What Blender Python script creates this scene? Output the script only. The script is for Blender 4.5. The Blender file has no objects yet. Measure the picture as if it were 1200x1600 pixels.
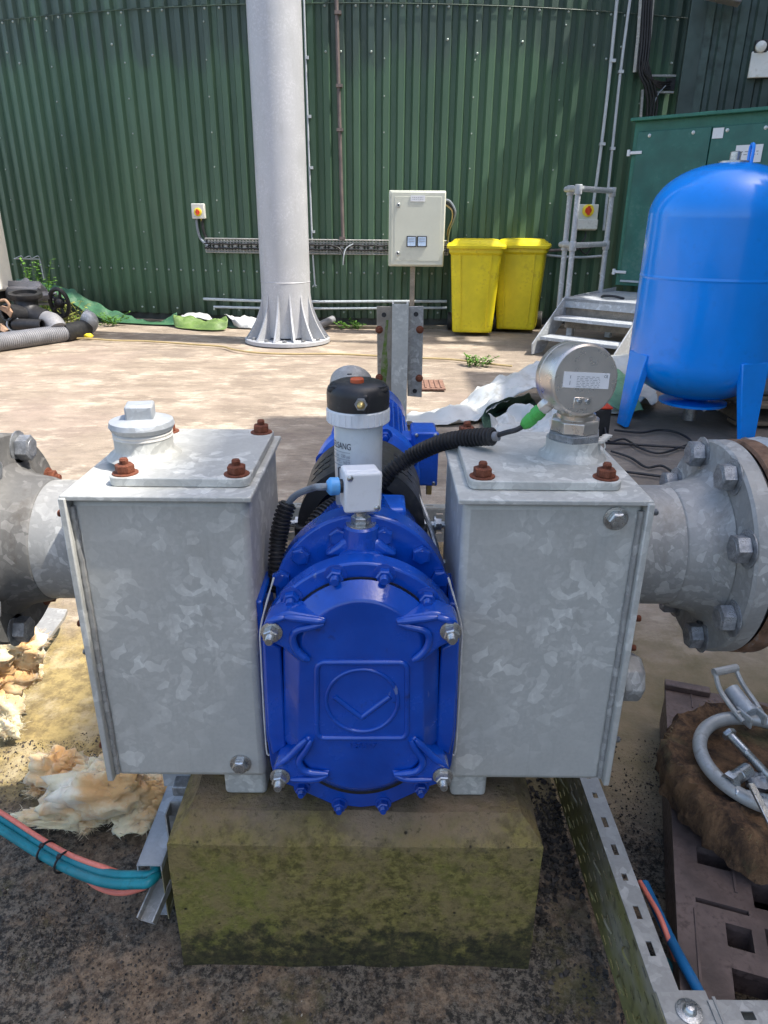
import bpy, math, random
from mathutils import Vector, Matrix, Quaternion, noise as mnoise
random.seed(7)
R = math.radians
PI = math.pi
scn = bpy.context.scene
COL = scn.collection

# ------------------------------------------------------------------ camera, sky, sun, exposure
F = 1109.0
H = 1.2
down = Vector((-25, 2700, F)).normalized()          # plumb line in camera axes (right, down, forward)
up_c = -down
fwd_c = Vector((0, 0, 1))
y_c = (fwd_c - up_c * fwd_c.dot(up_c)).normalized()
x_c = Vector((1, 0, 0)) - up_c * up_c.x - y_c * y_c.x
x_c.normalize()
def cam2world(v): return Vector((v.dot(x_c), v.dot(y_c), v.dot(up_c)))
CAM = Vector((0, 0, H))
cr, cd, cf = cam2world(Vector((1, 0, 0))), cam2world(Vector((0, 1, 0))), cam2world(Vector((0, 0, 1)))
cam = bpy.data.cameras.new('camera')
camo = bpy.data.objects.new('camera', cam); COL.objects.link(camo)
cam.sensor_fit = 'VERTICAL'; cam.sensor_height = 36; cam.sensor_width = 27
cam.lens = F / 1600 * 36
cam.clip_start = 0.02; cam.clip_end = 300
M = Matrix(((cr.x, -cd.x, -cf.x, 0), (cr.y, -cd.y, -cf.y, 0), (cr.z, -cd.z, -cf.z, H), (0, 0, 0, 1)))
camo.matrix_world = M
scn.camera = camo

SUN_EL, SUN_S = 60.0, Vector((0.985, -0.172, 0))     # azimuth of the sun (unit, horizontal)
w = bpy.data.worlds.new('World'); scn.world = w; w.use_nodes = True
nt = w.node_tree; bg = nt.nodes['Background']
sky = nt.nodes.new('ShaderNodeTexSky'); sky.sky_type = 'NISHITA'; sky.sun_disc = False
sky.sun_elevation = R(SUN_EL); sky.sun_rotation = math.atan2(SUN_S.x, SUN_S.y)
sky.air_density = 1.0; sky.dust_density = 3.0; sky.ozone_density = 1.0
nt.links.new(sky.outputs[0], bg.inputs[0]); bg.inputs[1].default_value = 0.15
sl = bpy.data.lights.new('sun', 'SUN'); sl.energy = 2.9; sl.angle = R(0.6); sl.color = (1, 0.955, 0.88)
so = bpy.data.objects.new('sun', sl); COL.objects.link(so)
sdir = Vector((SUN_S.x * math.cos(R(SUN_EL)), SUN_S.y * math.cos(R(SUN_EL)), math.sin(R(SUN_EL))))
so.rotation_mode = 'QUATERNION'; so.rotation_quaternion = sdir.to_track_quat('Z', 'Y')
scn.view_settings.view_transform = 'Standard'; scn.view_settings.look = 'None'
scn.view_settings.exposure = 1.38; scn.view_settings.gamma = 1; scn.view_settings.use_curve_mapping = False
scn.render.engine = 'CYCLES'

# ------------------------------------------------------------------ survey helpers: bearings measured on the photo -> real places
def ray(u, v): return cam2world(Vector((u - 600, v - 800, F)))
def W(u, v, Y):
    d = ray(u, v); return CAM + d * (Y / d.y)
def G(u, v, z=0.0):
    d = ray(u, v); return CAM + d * ((z - H) / d.z)
TC, TR = Vector((-0.05, 20.75)), 11.9                # green tank: centre and radius
def yw(x, off=0.0): return TC.y - math.sqrt((TR + off) ** 2 - (x - TC.x) ** 2)
def WW(u, v, off=0.0):
    d = ray(u, v); Y = 8.8
    for _ in range(8):
        p = CAM + d * (Y / d.y); Y = yw(p.x, off)
    return CAM + d * (Y / d.y)

# ------------------------------------------------------------------ mesh builder
class MB:
    def __init__(s): s.v, s.f = [], []
    def add(s, vs, fs):
        b = len(s.v); s.v += [Vector(p) for p in vs]; s.f += [tuple(b + i for i in f) for f in fs]; return s
    def box(s, c, d, rot=None):
        c = Vector(c); vs = []
        for z in (-.5, .5):
            for y in (-.5, .5):
                for x in (-.5, .5):
                    p = Vector((x * d[0], y * d[1], z * d[2]))
                    if rot is not None: p = rot @ p
                    vs.append(c + p)
        return s.add(vs, [(0, 2, 3, 1), (4, 5, 7, 6), (0, 1, 5, 4), (2, 6, 7, 3), (0, 4, 6, 2), (1, 3, 7, 5)])
    def hexa(s, P): return s.add(P, [(0, 1, 2, 3), (7, 6, 5, 4), (0, 4, 5, 1), (1, 5, 6, 2), (2, 6, 7, 3), (3, 7, 4, 0)])
    def lathe(s, prof, o=(0, 0, 0), ax=(0, 0, 1), n=24, cap=True, phase=0.0, arc=None):
        o = Vector(o); ax = Vector(ax).normalized()
        q = Vector((0, 0, 1)).rotation_difference(ax); vs = []
        a0, a1 = (0, 2 * PI) if arc is None else arc
        m = n if arc is None else n + 1
        for r, h in prof:
            for i in range(m):
                a = a0 + (a1 - a0) * i / n + phase
                vs.append(o + q @ Vector((r * math.cos(a), r * math.sin(a), h)))
        fs = []
        for j in range(len(prof) - 1):
            for i in range(n):
                i2 = (i + 1) % m
                fs.append((j * m + i, j * m + i2, (j + 1) * m + i2, (j + 1) * m + i))
        if cap and arc is None:
            if prof[0][0] > 1e-6: fs.append(tuple(reversed(range(n))))
            if prof[-1][0] > 1e-6: fs.append(tuple((len(prof) - 1) * m + i for i in range(n)))
        return s.add(vs, fs)
    def cyl(s, p0, p1, r0, r1=None, n=16, cap=True, phase=0.0):
        p0, p1 = Vector(p0), Vector(p1); r1 = r0 if r1 is None else r1
        return s.lathe([(r0, 0), (r1, (p1 - p0).length)], p0, p1 - p0, n, cap, phase)
    def tube(s, pts, r, n=8, closed=False, cap=True, flat=None):
        pts = [Vector(p) for p in pts]; N = len(pts)
        rad = r if isinstance(r, (list, tuple)) else [r] * N
        T = []
        for i in range(N):
            a = pts[(i - 1) % N] if (closed or i > 0) else pts[i]
            b = pts[(i + 1) % N] if (closed or i < N - 1) else pts[i]
            t = (b - a); T.append(t.normalized() if t.length > 1e-9 else Vector((0, 0, 1)))
        u = T[0].orthogonal().normalized()
        if flat: u = (Vector(flat) - T[0] * Vector(flat).dot(T[0])).normalized()
        vs = []
        for i in range(N):
            if i: u = (T[i - 1].rotation_difference(T[i]) @ u)
            u = (u - T[i] * u.dot(T[i])).normalized(); w_ = T[i].cross(u)
            for k in range(n):
                a = 2 * PI * k / n
                vs.append(pts[i] + (u * math.cos(a) + w_ * math.sin(a)) * rad[i])
        fs = []
        for j in range(N if closed else N - 1):
            j2 = (j + 1) % N
            for k in range(n):
                k2 = (k + 1) % n
                fs.append((j * n + k, j * n + k2, j2 * n + k2, j2 * n + k))
        if cap and not closed:
            fs.append(tuple(reversed(range(n)))); fs.append(tuple((N - 1) * n + k for k in range(n)))
        return s.add(vs, fs)
    def loft(s, A, B, capA=True, capB=True):
        n = len(A); fs = [(i, (i + 1) % n, n + (i + 1) % n, n + i) for i in range(n)]
        if capA: fs.append(tuple(reversed(range(n))))
        if capB: fs.append(tuple(n + i for i in range(n)))
        return s.add(list(A) + list(B), fs)
    def prism(s, A, vec):
        vec = Vector(vec); return s.loft([Vector(p) for p in A], [Vector(p) + vec for p in A])
    def ball(s, c, r, n=12, m=8, sc=(1, 1, 1), wob=0.0, ws=3.0):
        c = Vector(c); vs = []; sd = c * 3.1
        for j in range(m + 1):
            t = PI * j / m
            for i in range(n):
                a = 2 * PI * i / n
                d = Vector((math.sin(t) * math.cos(a), math.sin(t) * math.sin(a), math.cos(t)))
                k = 1 + (wob * mnoise.fractal(d * ws + sd, 1.0, 2.0, 4) if wob else 0)
                vs.append(c + Vector((d.x * sc[0], d.y * sc[1], d.z * sc[2])) * r * k)
        fs = []
        for j in range(m):
            for i in range(n):
                i2 = (i + 1) % n; fs.append((j * n + i, (j + 1) * n + i, (j + 1) * n + i2, j * n + i2))
        return s.add(vs, fs)
    def grid(s, rows):
        n, m = len(rows), len(rows[0]); vs = [p for r_ in rows for p in r_]
        return s.add(vs, [(i * m + j, i * m + j + 1, (i + 1) * m + j + 1, (i + 1) * m + j) for i in range(n - 1) for j in range(m - 1)])
    def mesh(s, name, mat, smooth=35, centre=True, clean=True):
        c = Vector((0, 0, 0))
        if centre and s.v:
            lo = Vector([min(p[i] for p in s.v) for i in range(3)]); hi = Vector([max(p[i] for p in s.v) for i in range(3)])
            c = (lo + hi) / 2
        me = bpy.data.meshes.new(name)
        me.from_pydata([tuple(p - c) for p in s.v], [], s.f)
        if clean: me.validate()
        me.update()
        import bmesh as _b
        bm = _b.new(); bm.from_mesh(me); _b.ops.recalc_face_normals(bm, faces=bm.faces); bm.to_mesh(me); bm.free()
        me.materials.append(mat)
        if smooth: me.shade_smooth(); me.set_sharp_from_angle(angle=R(smooth))
        return me, c
    def build(s, name, mat, parent=None, bevel=0.0, smooth=35, solid=0.0, seg=2, recalc=True, **tags):
        me, c = s.mesh(name, mat, smooth)
        o = bpy.data.objects.new(name, me); COL.objects.link(o); o.location = c
        if parent is not None: attach(o, parent)
        if solid:
            m = o.modifiers.new('s', 'SOLIDIFY'); m.thickness = solid; m.offset = 0
        if bevel:
            m = o.modifiers.new('b', 'BEVEL'); m.width = bevel; m.segments = seg; m.limit_method = 'ANGLE'; m.angle_limit = R(30)
            m.harden_normals = False
        for k, v in tags.items(): o[k] = v
        return o

def chain_matrix(o):
    m = Matrix.LocRotScale(o.location, o.rotation_euler, o.scale)
    if o.rotation_mode == 'QUATERNION': m = Matrix.LocRotScale(o.location, o.rotation_quaternion, o.scale)
    if o.parent: m = chain_matrix(o.parent) @ o.matrix_parent_inverse @ m
    return m
def attach(o, parent):
    o.parent = parent; o.matrix_parent_inverse = chain_matrix(parent).inverted()
def thing(name, label, cat, loc=(0, 0, 0), group=None):
    o = bpy.data.objects.new(name, None); COL.objects.link(o); o.location = loc; o.empty_display_size = 0.1
    o['label'] = label; o['category'] = cat
    if group: o['group'] = group
    return o
def tag(o, label, cat, group=None):
    o['label'] = label; o['category'] = cat
    if group: o['group'] = group
    return o
def place(name, mesh, loc, axis=(0, 0, 1), parent=None, spin=0.0):
    o = bpy.data.objects.new(name, mesh); COL.objects.link(o); o.location = loc
    o.rotation_mode = 'QUATERNION'
    o.rotation_quaternion = Vector((0, 0, 1)).rotation_difference(Vector(axis).normalized()) @ Quaternion((0, 0, 1), spin)
    if parent is not None: attach(o, parent)
    return o
def copy_tree(o, delta, parent=None):
    c = o.copy(); COL.objects.link(c)
    if parent is None: c.location = o.location + Vector(delta)
    else:
        c.parent = parent; c.matrix_parent_inverse = o.matrix_parent_inverse.copy()
    for ch in [x for x in COL.objects if x.parent == o]: copy_tree(ch, delta, c)
    return c
def smooth_path(P, n=8, closed=False):
    P = [Vector(p) for p in P]; out = []; N = len(P)
    for i in range(N if closed else N - 1):
        g = lambda k: P[k % N] if closed else P[max(0, min(N - 1, k))]
        a, b, c, d = g(i - 1), g(i), g(i + 1), g(i + 2)
        for j in range(n):
            t = j / n
            out.append(0.5 * ((2 * b) + (c - a) * t + (2 * a - 5 * b + 4 * c - d) * t * t + (3 * b - a - 3 * c + d) * t ** 3))
    if not closed: out.append(P[-1])
    return out
def corrugated(mb, P, r, pitch, depth, n=14):
    L = smooth_path(P, 30); tot = 0; acc = [0]
    for a, b in zip(L, L[1:]): tot += (b - a).length; acc.append(tot)
    m = int(tot / pitch * 4); pts = []; rad = []; k = 0
    for i in range(m + 1):
        t = tot * i / m
        while k < len(acc) - 2 and acc[k + 1] < t: k += 1
        f = (t - acc[k]) / max(1e-9, acc[k + 1] - acc[k])
        pts.append(L[k].lerp(L[k + 1], f)); rad.append(r - (depth if i % 4 in (0, 1) else 0))
    return mb.tube(pts, rad, n)
def resample_quads(P, nu, nv):
    """P: rows of control points -> smooth grid"""
    rows = [smooth_path(r_, nu) for r_ in P]
    cols = [smooth_path([r_[j] for r_ in rows], nv) for j in range(len(rows[0]))]
    return [[cols[j][i] for j in range(len(cols))] for i in range(len(cols[0]))]

# ------------------------------------------------------------------ materials
class NT:
    def __init__(s, name):
        s.m = bpy.data.materials.new(name); s.m.use_nodes = True; s.t = s.m.node_tree
        s.b = s.t.nodes['Principled BSDF']; s.co = s.t.nodes.new('ShaderNodeTexCoord')
    def n(s, k, **kw):
        x = s.t.nodes.new(k)
        for a, b in kw.items(): setattr(x, a, b)
        return x
    def L(s, a, b): s.t.links.new(a, b)
    def vec(s, scale=(1, 1, 1), world=False, rot=(0, 0, 0)):
        mp = s.n('ShaderNodeMapping'); mp.inputs['Scale'].default_value = scale; mp.inputs['Rotation'].default_value = rot
        if world:
            g = s.n('ShaderNodeNewGeometry'); s.L(g.outputs['Position'], mp.inputs[0])
        else: s.L(s.co.outputs['Object'], mp.inputs[0])
        return mp.outputs[0]
    def noise(s, scale, vec=None, detail=4, rough=.55, dist=0.0):
        x = s.n('ShaderNodeTexNoise'); x.inputs['Scale'].default_value = scale; x.inputs['Detail'].default_value = detail
        x.inputs['Roughness'].default_value = rough; x.inputs['Distortion'].default_value = dist
        s.L(vec if vec is not None else s.co.outputs['Object'], x.inputs['Vector']); return x.outputs['Fac']
    def vor(s, scale, vec=None, feat='F1', out='Distance', rand=1.0):
        x = s.n('ShaderNodeTexVoronoi', feature=feat); x.inputs['Scale'].default_value = scale; x.inputs['Randomness'].default_value = rand
        s.L(vec if vec is not None else s.co.outputs['Object'], x.inputs['Vector']); return x.outputs[out]
    def ramp(s, fac, lo, hi, a=0.0, b=1.0):
        x = s.n('ShaderNodeMapRange', clamp=True, interpolation_type='SMOOTHSTEP')
        s.L(fac, x.inputs[0]); x.inputs[1].default_value = lo; x.inputs[2].default_value = hi
        x.inputs[3].default_value = a; x.inputs[4].default_value = b; return x.outputs[0]
    def mix(s, fac, a, b, mode='MIX'):
        x = s.n('ShaderNodeMix', data_type='RGBA', blend_type=mode)
        for i, val in ((0, fac), (6, a), (7, b)):
            if hasattr(val, 'links'): s.L(val, x.inputs[i])
            elif i == 0: x.inputs[0].default_value = val
            else: x.inputs[i].default_value = (*val, 1)
        return x.outputs[2]
    def math(s, op, a, b=0.0):
        x = s.n('ShaderNodeMath', operation=op)
        for i, val in ((0, a), (1, b)):
            if hasattr(val, 'links'): s.L(val, x.inputs[i])
            else: x.inputs[i].default_value = val
        return x.outputs[0]
    def sep(s, vec):
        x = s.n('ShaderNodeSeparateXYZ'); s.L(vec, x.inputs[0]); return x.outputs
    def set(s, color=None, rough=None, metal=None, bump=None, bs=0.3, bd=0.005, **kw):
        for k, v in (('Base Color', color), ('Roughness', rough), ('Metallic', metal)):
            if v is None: continue
            if hasattr(v, 'links'): s.L(v, s.b.inputs[k])
            else: s.b.inputs[k].default_value = (*v, 1) if k == 'Base Color' else v
        if bump is not None:
            x = s.n('ShaderNodeBump'); x.inputs['Strength'].default_value = bs; x.inputs['Distance'].default_value = bd
            s.L(bump, x.inputs['Height']); s.L(x.outputs[0], s.b.inputs['Normal'])
        for k, v in kw.items(): s.b.inputs[k].default_value = v
        return s.m

def paint(name, c, rough=.45, var=.25, dirt=(.1, .08, .06), dirt_amt=.35, scale=6, metal=0.0, bump=.1, coat=0.0):
    n = NT(name); a = n.noise(scale, detail=6); b = n.noise(scale * 7, detail=4)
    dark = tuple(x * (1 - var) for x in c); lite = tuple(min(1, x * (1 + var * .6)) for x in c)
    col = n.mix(n.ramp(a, .3, .7), dark, lite)
    col = n.mix(n.math('MULTIPLY', n.ramp(n.math('ADD', n.math('MULTIPLY', a, .5), n.math('MULTIPLY', b, .5)), .52, .68), dirt_amt), col, dirt)
    return n.set(col, n.ramp(b, .3, .7, rough * .85, min(1, rough * 1.25)), metal, b, bump, .002, **({'Coat Weight': coat, 'Coat Roughness': .08} if coat else {}))

def galv(name, base=.42, tint=(1, 1.0, .98), spangle=42, rough=.42, metal=.55, stain=.25, stainc=(.16, .13, .09), contrast=.3):
    n = NT(name)
    wob = n.n('ShaderNodeTexNoise'); wob.inputs['Scale'].default_value = 14; wob.inputs['Detail'].default_value = 3
    n.L(n.co.outputs['Object'], wob.inputs['Vector'])
    ad = n.n('ShaderNodeVectorMath', operation='MULTIPLY_ADD'); n.L(wob.outputs['Color'], ad.inputs[0]); ad.inputs[1].default_value = (.05, .05, .05)
    n.L(n.co.outputs['Object'], ad.inputs[2])
    v1 = n.vor(spangle, ad.outputs[0], out='Color'); v2 = n.vor(spangle * 2.1, ad.outputs[0], out='Color')
    s1 = n.sep(v1)[0]; s2 = n.sep(v2)[1]
    mixv = n.math('ADD', n.math('MULTIPLY', n.ramp(s1, .62, .86), .65), n.math('MULTIPLY', n.ramp(s2, .55, .95), .35))
    nz = n.noise(5, detail=6, rough=.65)
    mixv = n.math('MULTIPLY', mixv, n.ramp(nz, .35, .62))
    c0 = tuple(base * (1 - contrast * .55) * t for t in tint); c1 = tuple(min(1, base * (1 + contrast * 1.2) * t) for t in tint)
    col = n.mix(mixv, c0, c1)
    big = n.noise(3.5, n.vec((1, 1, .35)), detail=5)
    col = n.mix(n.ramp(big, .35, .75, 0, .28), col, tuple(base * .6 * t for t in (.95, 1, .95)))
    grime = n.noise(9, n.vec((1, 1, .3)), detail=8, rough=.7)
    col = n.mix(n.math('MULTIPLY', n.ramp(grime, .53, .75), stain), col, stainc)
    fine = n.noise(160, detail=3)
    col = n.mix(n.ramp(n.noise(26, n.vec((1, 1, .6)), detail=9, rough=.75), (.60), .74, 0, .28), col, tuple(min(1, base * 1.5 * t) for t in tint))
    col = n.mix(n.ramp(n.noise(55, n.vec((1.4, 1.4, .10)), detail=5, rough=.7), .56, .72, 0, .22), col, tuple(base * .5 * t for t in tint))
    col = n.mix(n.ramp(fine, .3, .72, 0, .16), col, tuple(base * .45 * t for t in tint))
    rg = n.math('ADD', n.ramp(nz, .3, .7, rough - .06, rough + .12), n.math('MULTIPLY', s2, .08))
    return n.set(col, rg, metal, n.math('ADD', fine, n.math('MULTIPLY', mixv, .6)), .12, .0015)

m_galv = galv('galvanised_plate', .58, rough=.5, metal=.12, spangle=58, stain=.3, tint=(1, .99, .91), contrast=.32)
m_galv2 = galv('galvanised_cast', .40, tint=(1, .98, .92), rough=.5, metal=.2, spangle=70, stain=.55, stainc=(.13, .10, .07), contrast=.4)
m_galvdirty = galv('galvanised_weathered', .18, tint=(1, .97, .92), rough=.6, metal=.25, spangle=60, stain=.8, stainc=(.06, .045, .03), contrast=.5)
m_galvcol = galv('galvanised_column', .50, tint=(.98, 1, 1.04), rough=.5, metal=.2, spangle=80, stain=.35, contrast=.12, stainc=(.3, .29, .27))
m_galvsteel = galv('galvanised_steelwork', .52, tint=(.95, 1, 1.05), rough=.5, metal=.3, spangle=40, stain=.25)
m_tray = galv('cable_tray_zinc', .44, tint=(1, .99, .93), rough=.45, metal=.45, spangle=60, stain=.35)
def mossy_tray():
    n = NT('mossy_tray'); z = n.sep(n.vec(world=True))[2]
    a = n.noise(9, n.vec((1, .5, 1), True), detail=7, rough=.6)
    f = n.math('ADD', a, n.math('MULTIPLY', z, -1.0))
    col = n.mix(n.ramp(f, .30, .52), (.33, .30, .22), (.24, .22, .08))
    col = n.mix(n.ramp(n.noise(40, detail=5), .5, .7, 0, .5), col, (.04, .035, .02))
    return n.set(col, .7, .15, n.noise(90), .3, .002)
m_moss_tray = mossy_tray()
m_stainless = paint('stainless_steel', (.62, .57, .51), .30, .12, (.40, .33, .27), .15, 9, .75, .04)
m_nickel = paint('bright_zinc_bolt', (.55, .56, .55), .3, .3, (.12, .09, .06), .6, 60, .9, .2)
m_oldbolt = paint('weathered_bolt', (.34, .35, .36), .45, .4, (.10, .08, .06), .8, 70, .6, .4)
m_rust = paint('rusty_bolt', (.20, .062, .03), .75, .4, (.07, .025, .015), .7, 90, .15, .6)
m_rustplate = paint('rusty_flange', (.20, .11, .065), .8, .5, (.24, .22, .2), .8, 25, .1, .6)
def blue_paint():
    n = NT('gloss_blue_enamel'); a = n.noise(9, detail=6); f = n.noise(140, detail=2)
    col = n.mix(n.ramp(a, .3, .7), (.001, .046, .31), (.003, .072, .45))
    d = n.noise(24, detail=8, rough=.75)
    col = n.mix(n.ramp(d, .58, .70, 0, .6), col, (.010, .020, .09)); col = n.mix(n.ramp(n.noise(5, detail=8, rough=.7), .55, .72, 0, .30), col, (.05, .075, .16))
    col = n.mix(n.ramp(n.noise(33, n.vec((1, 1, .4)), detail=6), .68, .72, 0, .5), col, (.25, .3, .42))
    return n.set(col, n.ramp(a, .3, .7, .16, .30), 0, n.math('ADD', n.noise(60, detail=3), n.math('MULTIPLY', f, .5)), .22, .0025, **{'Coat Weight': .5, 'Coat Roughness': .08})
m_blue = blue_paint()
m_bluem = paint('motor_blue', (.008, .10, .55), .35, .2, (.01, .02, .08), .3, 20, 0, .1, .3)
m_tankblue = paint('expansion_vessel_blue', (.0, .27, .88), .2, .08, (.0, .12, .45), .25, 3, 0, .03, .25)
m_seal = paint('white_sealant', (.62, .6, .55), .6, .15, (.3, .25, .18), .5, 30)
m_white = paint('white_plastic', (.72, .73, .74), .4, .06, (.5, .5, .48), .3, 10, 0, .03)
m_resv = paint('translucent_reservoir', (.66, .69, .68), .3, .05, (.5, .5, .47), .3, 8, 0, .02)
m_black = paint('black_plastic', (.018, .018, .02), .42, .3, (.09, .08, .07), .4, 18, 0, .1)
m_rubber = paint('black_rubber_hose', (.016, .016, .018), .5, .3, (.07, .065, .06), .45, 25, 0, .1)
m_guard = paint('black_guard', (.026, .026, .028), .5, .3, (.14, .12, .10), .5, 9, 0, .2)
m_grey = paint('grey_cable', (.22, .25, .28), .5, .1)
m_teal = paint('teal_cable', (.005, .20, .24), .45, .25, (.02, .08, .07), .6, 14)
m_pink = paint('salmon_cable', (.75, .20, .14), .5, .12, (.35, .12, .08), .4, 14)
m_bluec = paint('blue_cable', (.01, .14, .34), .45, .15)
m_gland = paint('light_blue_gland', (.10, .36, .72), .4, .1)
m_greenp = paint('green_connector', (.07, .42, .07), .45, .15)
m_red = paint('red_switch', (.6, .05, .015), .4, .1)
m_orange = paint('orange_plug', (.55, .10, .03), .5, .15)
m_yel = paint('yellow_switch_plate', (.80, .62, .03), .4, .1)
m_bin = paint('yellow_bin_plastic', (.74, .60, .012), .42, .14, (.45, .32, .02), .6, 4, 0, .05)
m_bindark = paint('bin_wheel_black', (.02, .02, .02), .6)
m_encl = paint('cream_enclosure', (.56, .57, .48), .4, .06, (.42, .42, .34), .3, 3, 0, .02)
m_isol = paint('isolator_grey', (.60, .60, .54), .45, .08)
m_label = paint('label_white', (.72, .73, .74), .5, .04, dirt_amt=.1)
m_ink = paint('label_ink', (.04, .04, .05), .6, .1, dirt_amt=0)
m_inkg = paint('label_ink_grey', (.22, .23, .25), .6, .1, dirt_amt=0)
m_inkr = paint('label_ink_red', (.45, .03, .03), .6, .1, dirt_amt=0)
m_steelpost = paint('brown_grey_post', (.30, .26, .21), .6, .3, (.16, .1, .06), .6, 12, .2)
m_cab = paint('green_cabinet', (.020, .125, .098), .42, .25, (.09, .2, .17), .6, 3, 0, .03)
m_cabfr = paint('green_cabinet_frame', (.022, .15, .105), .45, .15, (.01, .06, .05), .4, 5, 0, .03)
m_yellowhose = paint('yellow_hose', (.44, .33, .15), .5, .2)
m_whitebox = paint('white_panel', (.80, .78, .72), .5, .08, (.5, .45, .35), .5, 4)
m_wood = paint('weathered_wood', (.20, .15, .10), .85, .35, (.08, .06, .04), .6, 12, 0, .6)
m_greyplast = paint('grey_plastic', (.22, .22, .23), .5, .2)
m_conduit_dark = paint('dark_pipe', (.15, .12, .11), .5, .3)
m_whiteconduit = paint('pale_conduit', (.48, .52, .54), .45, .15)
m_brass = paint('brass_padlock', (.6, .45, .18), .35, .2, metal=.9)
m_bear = paint('tan_metal_scrap', (.35, .22, .14), .7, .4, (.15, .08, .05), .6, 14)
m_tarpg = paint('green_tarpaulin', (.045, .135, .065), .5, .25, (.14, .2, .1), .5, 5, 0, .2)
m_tarplime = paint('lime_tarpaulin', (.13, .21, .055), .5, .25, (.25, .28, .15), .5, 6, 0, .2)
m_tarpw = paint('white_tarpaulin', (.52, .53, .51), .45, .12, (.30, .28, .22), .55, 4, 0, .15)
m_tarpshade = paint('shaded_green_tarpaulin', (.03, .075, .05), .5, .3, (.1, .12, .09), .5, 6, 0, .15)  # darker green puts the shade between folds into the colour

def cladding():
    n = NT('green_cladding'); p = n.vec(world=True); z = n.sep(p)[2]
    a = n.noise(1.2, n.vec((1, 1, .25), True), detail=6); f = n.noise(14, n.vec((1, 1, .3), True), detail=6, rough=.65)
    col = n.mix(n.ramp(a, .3, .7), (.050, .100, .060), (.074, .140, .082))
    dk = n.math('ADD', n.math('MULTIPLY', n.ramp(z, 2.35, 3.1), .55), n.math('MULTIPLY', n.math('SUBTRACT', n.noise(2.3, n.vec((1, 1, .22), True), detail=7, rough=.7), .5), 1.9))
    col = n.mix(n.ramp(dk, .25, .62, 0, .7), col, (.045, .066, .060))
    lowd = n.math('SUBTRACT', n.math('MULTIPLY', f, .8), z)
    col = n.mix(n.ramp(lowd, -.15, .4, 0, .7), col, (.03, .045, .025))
    col = n.mix(n.ramp(f, .62, .74, 0, .4), col, (.12, .16, .12))
    return n.set(col, n.ramp(f, .3, .7, .36, .6), 0, n.noise(5, n.vec((1, 1, .3), True)), .12, .01)
m_clad = cladding()
m_clad2 = paint('grey_green_cladding', (.040, .068, .058), .5, .35, (.018, .025, .023), .6, 1.6, 0, .05)
m_screw = paint('pale_screw_head', (.35, .40, .36), .4, .2, metal=.4)

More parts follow.
